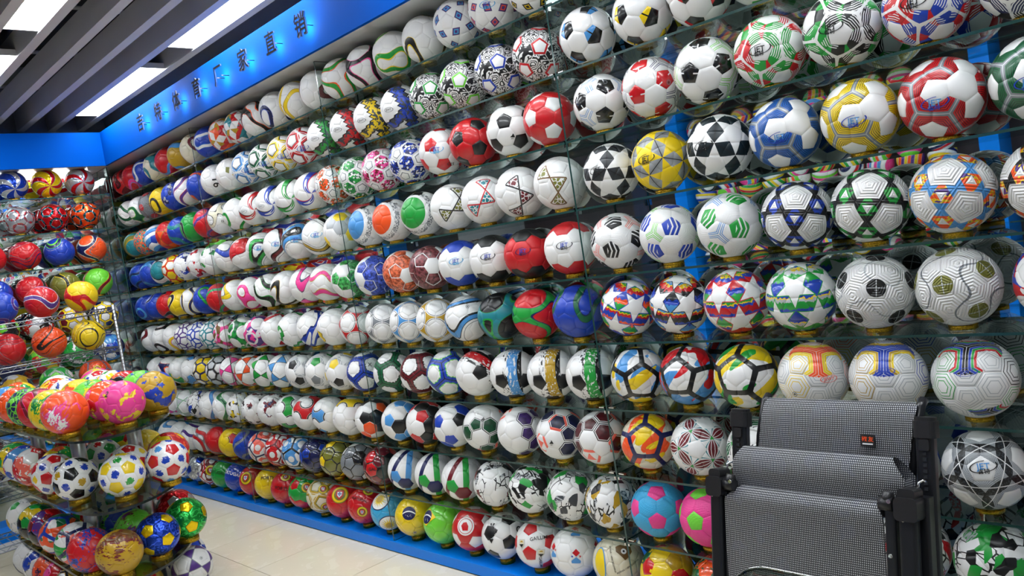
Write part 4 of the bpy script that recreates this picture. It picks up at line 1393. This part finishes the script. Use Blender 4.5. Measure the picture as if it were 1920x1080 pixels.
KID = ['multi y g o w', 'multi o y b w', 'multi g y r w', 'print_ r w b', 'print_ g w r', 'multi P y B l', 'multi b r y w', 'net l n k', 'feather l m y', 'swoosh y g r', 'multi l y o P', 'multi r y k w', 'print_ y w g', 'splash g y l', 'hexes y g', 'splash P y y', 'multi o g y r']
TIERS = [
 (.925, 'top tier', [
  (-2.33, -1.315, 'feather o P w'), (-2.555, -1.315, 'feather y g G'), (-2.78, -1.315, 'swoosh r m P'), (-3.005, -1.315, 'net l n k'), (-3.23, -1.315, 'plain o /t:ME:S:.05:-20:0'), (-3.455, -1.315, 'multi y g o B'), (-3.645, -1.2, 'multi g o y l'),
  (-2.18, -1.10, 'splash P y y /t:2:k:.04:-44:20'), (-2.405, -1.10, 'multi P r y o'), (-2.63, -1.10, 'splash l g y'), (-2.855, -1.10, 'splash y o g'), (-3.08, -1.10, 'splash w n b'), (-3.305, -1.10, 'multi y o r k'), (-3.53, -1.02, 'splash w G k'),
  (-2.33, -.888, 'splash d b b'), (-2.555, -.878, 'splash l b g'), (-2.78, -.878, 'multi o k r k'), (-3.005, -.878, 'print_ y w g'), (-3.23, -.878, 'print_ r w l'), (-3.46, -.868, 'stripe l P y')]),
 (.58, 'middle tier', [
  (-2.42, -1.30, 'print_ k w d'), (-2.645, -1.32, 'print_ r w y'), (-2.87, -1.315, 'multi o g y l'), (-3.095, -1.315, 'multi x r w m'), (-3.32, -1.315, 'multi b r w B'), (-3.55, -1.3, 'multi g y G v'),
  (-2.18, -1.16, 'print_ y w g'), (-2.38, -1.06, 'print_ r w y'), (-2.43, -.84, 'multi y r o y'), (-2.20, -.935, 'print_ r w B'), (-2.75, -.87, 'plain y /t:?:k:.05:10:0'), (-2.83, -1.09, 'print_ g w r'), (-3.05, -.9, 'multi r g y v'), (-3.06, -1.12, 'multi r g d n'), (-3.28, -1.08, 'multi G r d l')]),
 (.24, 'bottom tier', [
  (-2.16, -1.30, 'feather d m u'), (-2.385, -1.315, 'feather r b n'), (-2.61, -1.32, 'kseam n w g x'), (-2.84, -1.315, 'kseam b w G o'), (-3.07, -1.315, 'multi m p r k'), (-3.30, -1.315, 'multi g y G k'), (-3.53, -1.3, 'block d w g'),
  (-2.19, -1.06, 'foil Y b'), (-2.40, -1.08, 'feather l m p'), (-2.30, -.865, 'foil Y g'), (-2.56, -.85, 'foil S r'), (-2.62, -1.085, 'feather b l n'), (-2.80, -.88, 'foil r S'), (-2.86, -1.09, 'multi r y G m'), (-3.1, -1.09, 'multi g r d y')]),
 (0, 'floor under', [(-2.31, -.87, 'tri p w s /valve:24:22'), (-2.54, -.86, 'pin w b n'), (-2.34, -1.12, 'multi r y d o'), (-2.42, -1.318, 'multi y k d v'), (-2.65, -1.318, 'hexes k d'), (-2.88, -1.318, 'multi r P m w'), (-3.11, -1.318, 'feather o n r'), (-3.34, -1.318, 'multi b w s n'), (-3.57, -1.318, 'swoosh w n s')]),
]
for zt, nm, l in TIERS:
    pos = [[x, y] for x, y, _ in l]
    for _ in range(400):
        for i in range(len(pos)):
            for j in range(i + 1, len(pos)):
                dx, dy = pos[j][0] - pos[i][0], pos[j][1] - pos[i][1]; dl = math.hypot(dx, dy)
                if dl < .2165:
                    w_ = (.2165 - dl) / 2 / max(dl, 1e-6)
                    pos[i][0] -= dx * w_; pos[i][1] -= dy * w_; pos[j][0] += dx * w_; pos[j][1] += dy * w_
            if nm != 'top tier':
                for px, py in POSTS:
                    dx, dy = pos[i][0] - px, pos[i][1] - py; dl = math.hypot(dx, dy)
                    if dl < .146: pos[i][0] += dx / dl * (.146 - dl); pos[i][1] += dy / dl * (.146 - dl)
            pos[i][0] = max(-3.64, min(-2.12, pos[i][0])); pos[i][1] = max(-1.318, min(-.80, pos[i][1]))
    for q, (x, y, e_) in enumerate(l):
        x, y = pos[q]
        spec, orient, dec = parse(e_)
        lab = unique('%s on the %s the glass island' % (full_desc(spec, dec), nm) if zt == 0 else '%s on the %s of the glass island' % (full_desc(spec, dec), nm), ', %s' % ('front row' if y < -1.2 else 'back row' if y > -.95 else 'middle row'))
        make_ball(spec, (x, y, zt + (REST_I if zt else R + .001)), label=lab, group='children\'s balls on the glass island', orient=orient, seed=900 + int(zt * 100) + q, decals=dec)
        if not zt: continue
        rg_ = bpy.data.objects.new('ring_stand', RINGB); rg_.location = (x, y, zt); link(rg_)
        tag(rg_, unique('gold ring under %s, island %s' % (full_desc(spec, dec), nm), ', %s row' % ('front' if y < -1.2 else 'back' if y > -.95 else 'middle')), 'ring stand', 'ring stands on the glass island')

# ------------------------------------------------------------------ folded recliner chair leaning against the shelves
CH = empty('folding_recliner', (.98, -.6178, 0), 'black folding recliner chair with grey checked mesh fabric, folded upright', 'chair')
CH.rotation_euler = (-math.radians(12.4), 0, 0)
s = Sh('checked_mesh_fabric')
x, y, z = s.xyz()
cx = s.frac(x * 215); cz = s.frac(z * 185)
dot_ = (abs(cx - .5) < .26) & (abs(cz - .5) < .30)
blue_ = s.noise(14, 2)
M_FAB = s.finish(s.mix(dot_, s.mix(s.m('MULTIPLY', blue_ > .55, .6), lin('14161c'), lin('1a2036')), lin('b4b6ba')), .7, bump=dot_, bstr=.3)
def cx_(x): return x - .98
def chair_part(name, fn, mats=M_BLACK, parent=None):
    d = MB(); fn(d); return d.build(name, mats, parent or CH)
def sheet(d, prof, xl, xr, nx=18, sag=0.0):
    """fabric sheet: profile of (h, depth) swept across the width; xl/xr are functions of h"""
    vs = []; n = len(prof)
    for i, (h, dp) in enumerate(prof):
        a, b_ = xl(h), xr(h)
        for k in range(nx + 1):
            t = k / nx
            vs.append((a + (b_ - a) * t, dp - sag * math.sin(math.pi * t), h))
    fs = [(i * (nx + 1) + k, i * (nx + 1) + k + 1, (i + 1) * (nx + 1) + k + 1, (i + 1) * (nx + 1) + k) for i in range(n - 1) for k in range(nx)]
    d.add(vs, fs, 0, True)
    # back side, a few millimetres behind
    vs2 = [(v[0], v[1] + .004, v[2]) for v in vs]
    d.add(vs2, [f[::-1] for f in fs], 0, True)
# upper back panel
chair_part('back_panel', lambda d: sheet(d, [(.80, .052), (.88, .046), (.94, .042), (.98, .045), (1.0, .055), (1.008, .07), (1.0, .085)], lambda h: cx_(.801 + (h - .88) * .16), lambda h: cx_(1.208 + (h - .88) * .16), sag=.01), M_FAB)
for sx, xx in ((-1, .797), (1, 1.213)):
    chair_part('back_rail', lambda d: d.tube([(cx_(xx - .012), .065, .74), (cx_(xx + .0), .065, .90), (cx_(xx + .017), .068, 1.0), (cx_(xx + .018), .085, 1.014)], .012, 10), M_BLACKM)
# thick folded head cushion
def roll_fn(d):
    prof = []
    for i in range(15):
        t = math.radians(-40 + 250 * i / 14)
        prof.append((.822 + .054 * math.sin(t), .012 - .036 * math.cos(t)))
    prof = [(.765, -.012)] + prof
    sheet(d, prof, lambda h: cx_(.757 + max(0, (h - .84)) * .6), lambda h: cx_(1.217 - max(0, (h - .83)) * .8), sag=.004)
    for xx in (cx_(.76), cx_(1.214)):
        n = 14
        pts = [(xx, .012 - .030 * math.cos(6.283 * k / n), .800 + .030 * math.sin(6.283 * k / n)) for k in range(n)]
        d.add(pts, [list(range(n))], 0, True)
chair_part('head_cushion', roll_fn, M_FAB)
# lower panel wrapped over the front tube
chair_part('seat_panel', lambda d: sheet(d, [(.20, -.045), (.40, -.047), (.60, -.05), (.72, -.054), (.738, -.058), (.752, -.054), (.764, -.044), (.770, -.03), (.764, -.016), (.75, -.006)], lambda h: cx_(.748 + max(0, h - .735) * 1.1), lambda h: cx_(1.177 - max(0, h - .735) * .5), sag=.004), M_FAB)
chair_part('front_tube', lambda d: d.tube([(cx_(.752), -.03, .748), (cx_(1.185), -.03, .748)], .014, 10), M_BLACKM)
# rear uprights with caps and ratchet slots
for nm, xa, xb in (('l', .718, .774), ('r', 1.222, 1.274)):
    up_ = chair_part('rear_upright', lambda d: d.bevbox((cx_(xa + .004), .03, 0), (cx_(xb - .006), .062, .945), .008), M_BLACKM)
    chair_part('end_cap', lambda d: (d.bevbox((cx_(xa), .024, .925), (cx_(xb), .068, .966), .012), d.bevbox((cx_(xa + .003), .027, .966), (cx_(xb - .003), .065, .975), .012)), M_BLACK)
    for q in range(7):
        chair_part('ratchet_slot', lambda d: d.box((cx_((xa + xb) / 2 - .004), .027, .80 + q * .014), (cx_((xa + xb) / 2 + .004), .0312, .808 + q * .014)), M_DARK, up_)
    chair_part('ratchet_cover', lambda d: d.bevbox((cx_((xa + xb) / 2 - .012), .024, .895), (cx_((xa + xb) / 2 + .012), .031, .922), .005, axis=1), M_BLACK, up_)
# front legs, joints, knobs, bolts
for nm, xa, xb in (('l', .702, .744), ('r', 1.210, 1.256)):
    chair_part('front_leg', lambda d: d.bevbox((cx_(xa + .003), -.062, 0), (cx_(xb - .003), -.030, .76), .008), M_BLACKM)
    jt = chair_part('arm_joint', lambda d: (d.bevbox((cx_(xa - .003), -.072, .738), (cx_(xb + .004), -.018, .792), .012, axis=1), d.bevbox((cx_(xa + .004), -.066, .785), (cx_(xb - .002), -.012, .812), .010, axis=1)), M_BLACK)
    chair_part('arm_rail', lambda d: d.bevbox((cx_(xa + .012), -.02, .05), (cx_(xb + .012), .02, .79), .006), M_BLACKM)
    chair_part('bolt', lambda d: d.lathe([(0, 0), (.0045, 0), (.0058, .002), (.006, .004)], seg=14), M_CHROME, jt)
    bo = jt.children[-1]; bo.location = (cx_((xa + xb) / 2 - .008), -.063, .741); bo.rotation_euler = (math.radians(-90), 0, 0); bo.location.y = -.066
    chair_part('wire_hook', lambda d: d.tube([(cx_(xb - .014), -.01, .80), (cx_(xb - .012), -.008, .822), (cx_(xb - .004), -.004, .828), (cx_(xb + .002), .0, .826)], .0028, 8), M_CHROME)
for xk, xb_, hb in ((.763, .775, .783), (1.185, 1.196, .78)):
    kn = chair_part('knob', lambda d: (d.tube([(cx_(xk - .016), -.052, .772), (cx_(xk + .016), -.052, .772)], .017, 14), d.tube([(cx_(xk), -.052, .772), (cx_(xk + .004), -.05, .80)], [.016, .012], 12)), M_BLACK)
    chair_part('bolt', lambda d: d.tube([(cx_(xb_), -.066, hb), (cx_(xb_ + .001), -.073, hb)], .005, 12), M_CHROME, kn)
chair_part('side_rail', lambda d: d.bevbox((cx_(1.179), -.056, .05), (cx_(1.205), -.028, .77), .007), M_BLACKM)
chair_part('side_rail', lambda d: d.bevbox((cx_(.742), -.05, .05), (cx_(.752), -.028, .75), .004), M_BLACKM)
chair_part('bolt', lambda d: d.tube([(cx_(1.192), -.055, .652), (cx_(1.192), -.062, .652)], .005, 12), M_CHROME)
chair_part('foot_tube', lambda d: d.tube([(cx_(.72), -.046, .03), (cx_(1.235), -.046, .03)], .012, 10), M_BLACKM)
lb = chair_part('sewn_label', lambda d: d.box((cx_(1.097), .026, .895), (cx_(1.131), .030, .924)), M_BLACK)
lb['label'] = 'small black sewn label with orange characters'
for ch, dx in (('椒', -.008), ('友', .008)):
    vs, fs = text_mesh(ch); d = MB(); d.add([(cx_(1.114) + dx + v.x * .014, .0255, .913 + v.y * .014) for v in vs], fs); d.build('lettering', print_mat('o'), lb)
d = MB(); d.box((cx_(1.101), .0252, .900), (cx_(1.127), .0256, .9035)); d.build('white_line', print_mat('w'), lb)

# ------------------------------------------------------------------ glass table in front of the chair, only its corner shows
tb = empty('glass_table', (1.75, -1.1, 0), 'low glass table with a rounded steel rim at the bottom edge', 'table')
def rrect(x0, y0, x1, y1, r, n=6):
    pts = []
    for cx0, cy0, a0 in ((x1 - r, y1 - r, 0), (x0 + r, y1 - r, 90), (x0 + r, y0 + r, 180), (x1 - r, y0 + r, 270)):
        for i in range(n + 1):
            t = math.radians(a0 + 90 * i / n); pts.append((cx0 + r * math.cos(t), cy0 + r * math.sin(t)))
    return pts
tp = rrect(-.765, -.5, .7, .295, .04)
d = MB(); d.prism(tp, .692, .70, 0, smi=1); d.build('table_top', [M_SMOKE, M_EDGE_D], tb)
d = MB(); d.tube([(x, y, .6985) for x, y in tp], .0022, 8, closed=True); d.build('rim', M_CHROME, tb)
for x, y in ((-.70, -.44), (.64, -.44), (-.70, .23), (.64, .23)):
    d = MB(); d.tube([(x, y, 0), (x, y, .692)], .016, 12); d.build('leg', M_CHROME, tb)

# ------------------------------------------------------------------ far side of the shop, seen in the mirror
XP = [-5.04, -2.39, .27, 2.9]
for i, x in enumerate(XP[1:]):
    b = MB(); b.box((x - .065, -3.96, 0), (x + .065, YO, 3.0)); tag(b.build('trim_%d' % (8 + i), M_BLUE), 'blue upright of the far display wall, %s in the mirror' % ['leftmost', 'middle', 'rightmost'][i], kind='structure')
b = MB(); b.box((WL, YO, .02), (WR, YO + .02, 2.95)); tag(b.build('wall_panel', simple('dark_maroon_panel', (.035, .022, .026), .5)), 'dark back panel of the far display wall', kind='structure')
VC = ['volley y b w', 'volley P l w', 'volley r w b', 'volley g y w', 'volley o y p', 'volley P w l', 'volley w r n', 'volley B y P', 'volley l o w', 'volley n y w', 'volley r y g', 'volley w B P']
zs = [.35, .66, .97, 1.28, 1.59, 1.90, 2.21]
for q, z in enumerate(zs + [2.52]):
    for w_ in range(3):
        o = pane('far_shelf', (XP[w_] + .07, YO + .02, z - .009), (XP[w_ + 1] - .07, -3.97, z))
        tag(o, 'glass shelf of the far display wall, %s from the floor, %s bay' % (ORD[q], ['left', 'middle', 'right'][w_]), 'shelf', 'far shelves seen in the mirror')
for q, z in enumerate(zs):
    n = 0
    for i in range(20):
        x = -2.19 + i * .2335
        if abs(x - .27) < .185 or x > 2.2: continue
        spec = VC[(i * 5 + q * 3) % len(VC)]
        lab = unique('%s, far wall, %s shelf up' % (ball_desc(spec), ORD[q]), ', %s along' % ORD[n])
        make_ball(spec, (x, -4.10, z + R + .001), name='volleyball', cat='volleyball', label=lab, group='volleyballs on the far display wall', seed=1200 + q * 30 + i)
        n += 1
BXC = ['o', 'l', 'g', 'P', 'y', 'r', 'B']
for i in range(9):
    x = -2.05 + i * .27
    if abs(x - .27) < .2: continue
    c = BXC[i % 7]
    e_ = empty('ball_box', (x, -4.06, 2.52), '%s box lettered volleyball on the far top shelf, %s along' % (cn(c), ORD[i]), 'box', 'boxes on the far top shelf')
    d = MB(); d.bevbox((-.12, -.1, 0), (.12, .09, .2), .012); d.build('carton', print_mat(c), e_)
    vs, fs = text_mesh('VOLLEYBALL'); d = MB(); d.add([(-v.x * .034, .0915, .11 + v.y * .045) for v in vs], fs); d.build('lettering', print_mat('k' if c != 'r' else 'w'), e_)

# ------------------------------------------------------------------ settle the labels: a longer form wherever two would read alike
def short(lab):
    if len(lab.split()) > 16:
        for q in (' with', ' and', ' the', ' of', ' a '):
            lab = lab.replace(q, ' ' if q == ' a ' else (',' if q == ' with' else ''))
            if len(lab.split()) <= 16: break
    return lab
cnt = {}
objs = [o for o in scene.objects if o.parent is None and 'label' in o]
for o in objs:
    k = o['label'].split('||')[0]; cnt[k] = cnt.get(k, 0) + 1
for o in objs:
    k = o['label'].split('||')
    o['label'] = short(k[0] + (k[1] if len(k) > 1 and cnt[k[0]] > 1 else ''))
seen = {}
for o in objs:
    if o['label'] in seen: print('DUPLABEL', o['label'])
    seen[o['label']] = 1
    if len(o['label'].split()) > 16: print('LONG', o['label'])
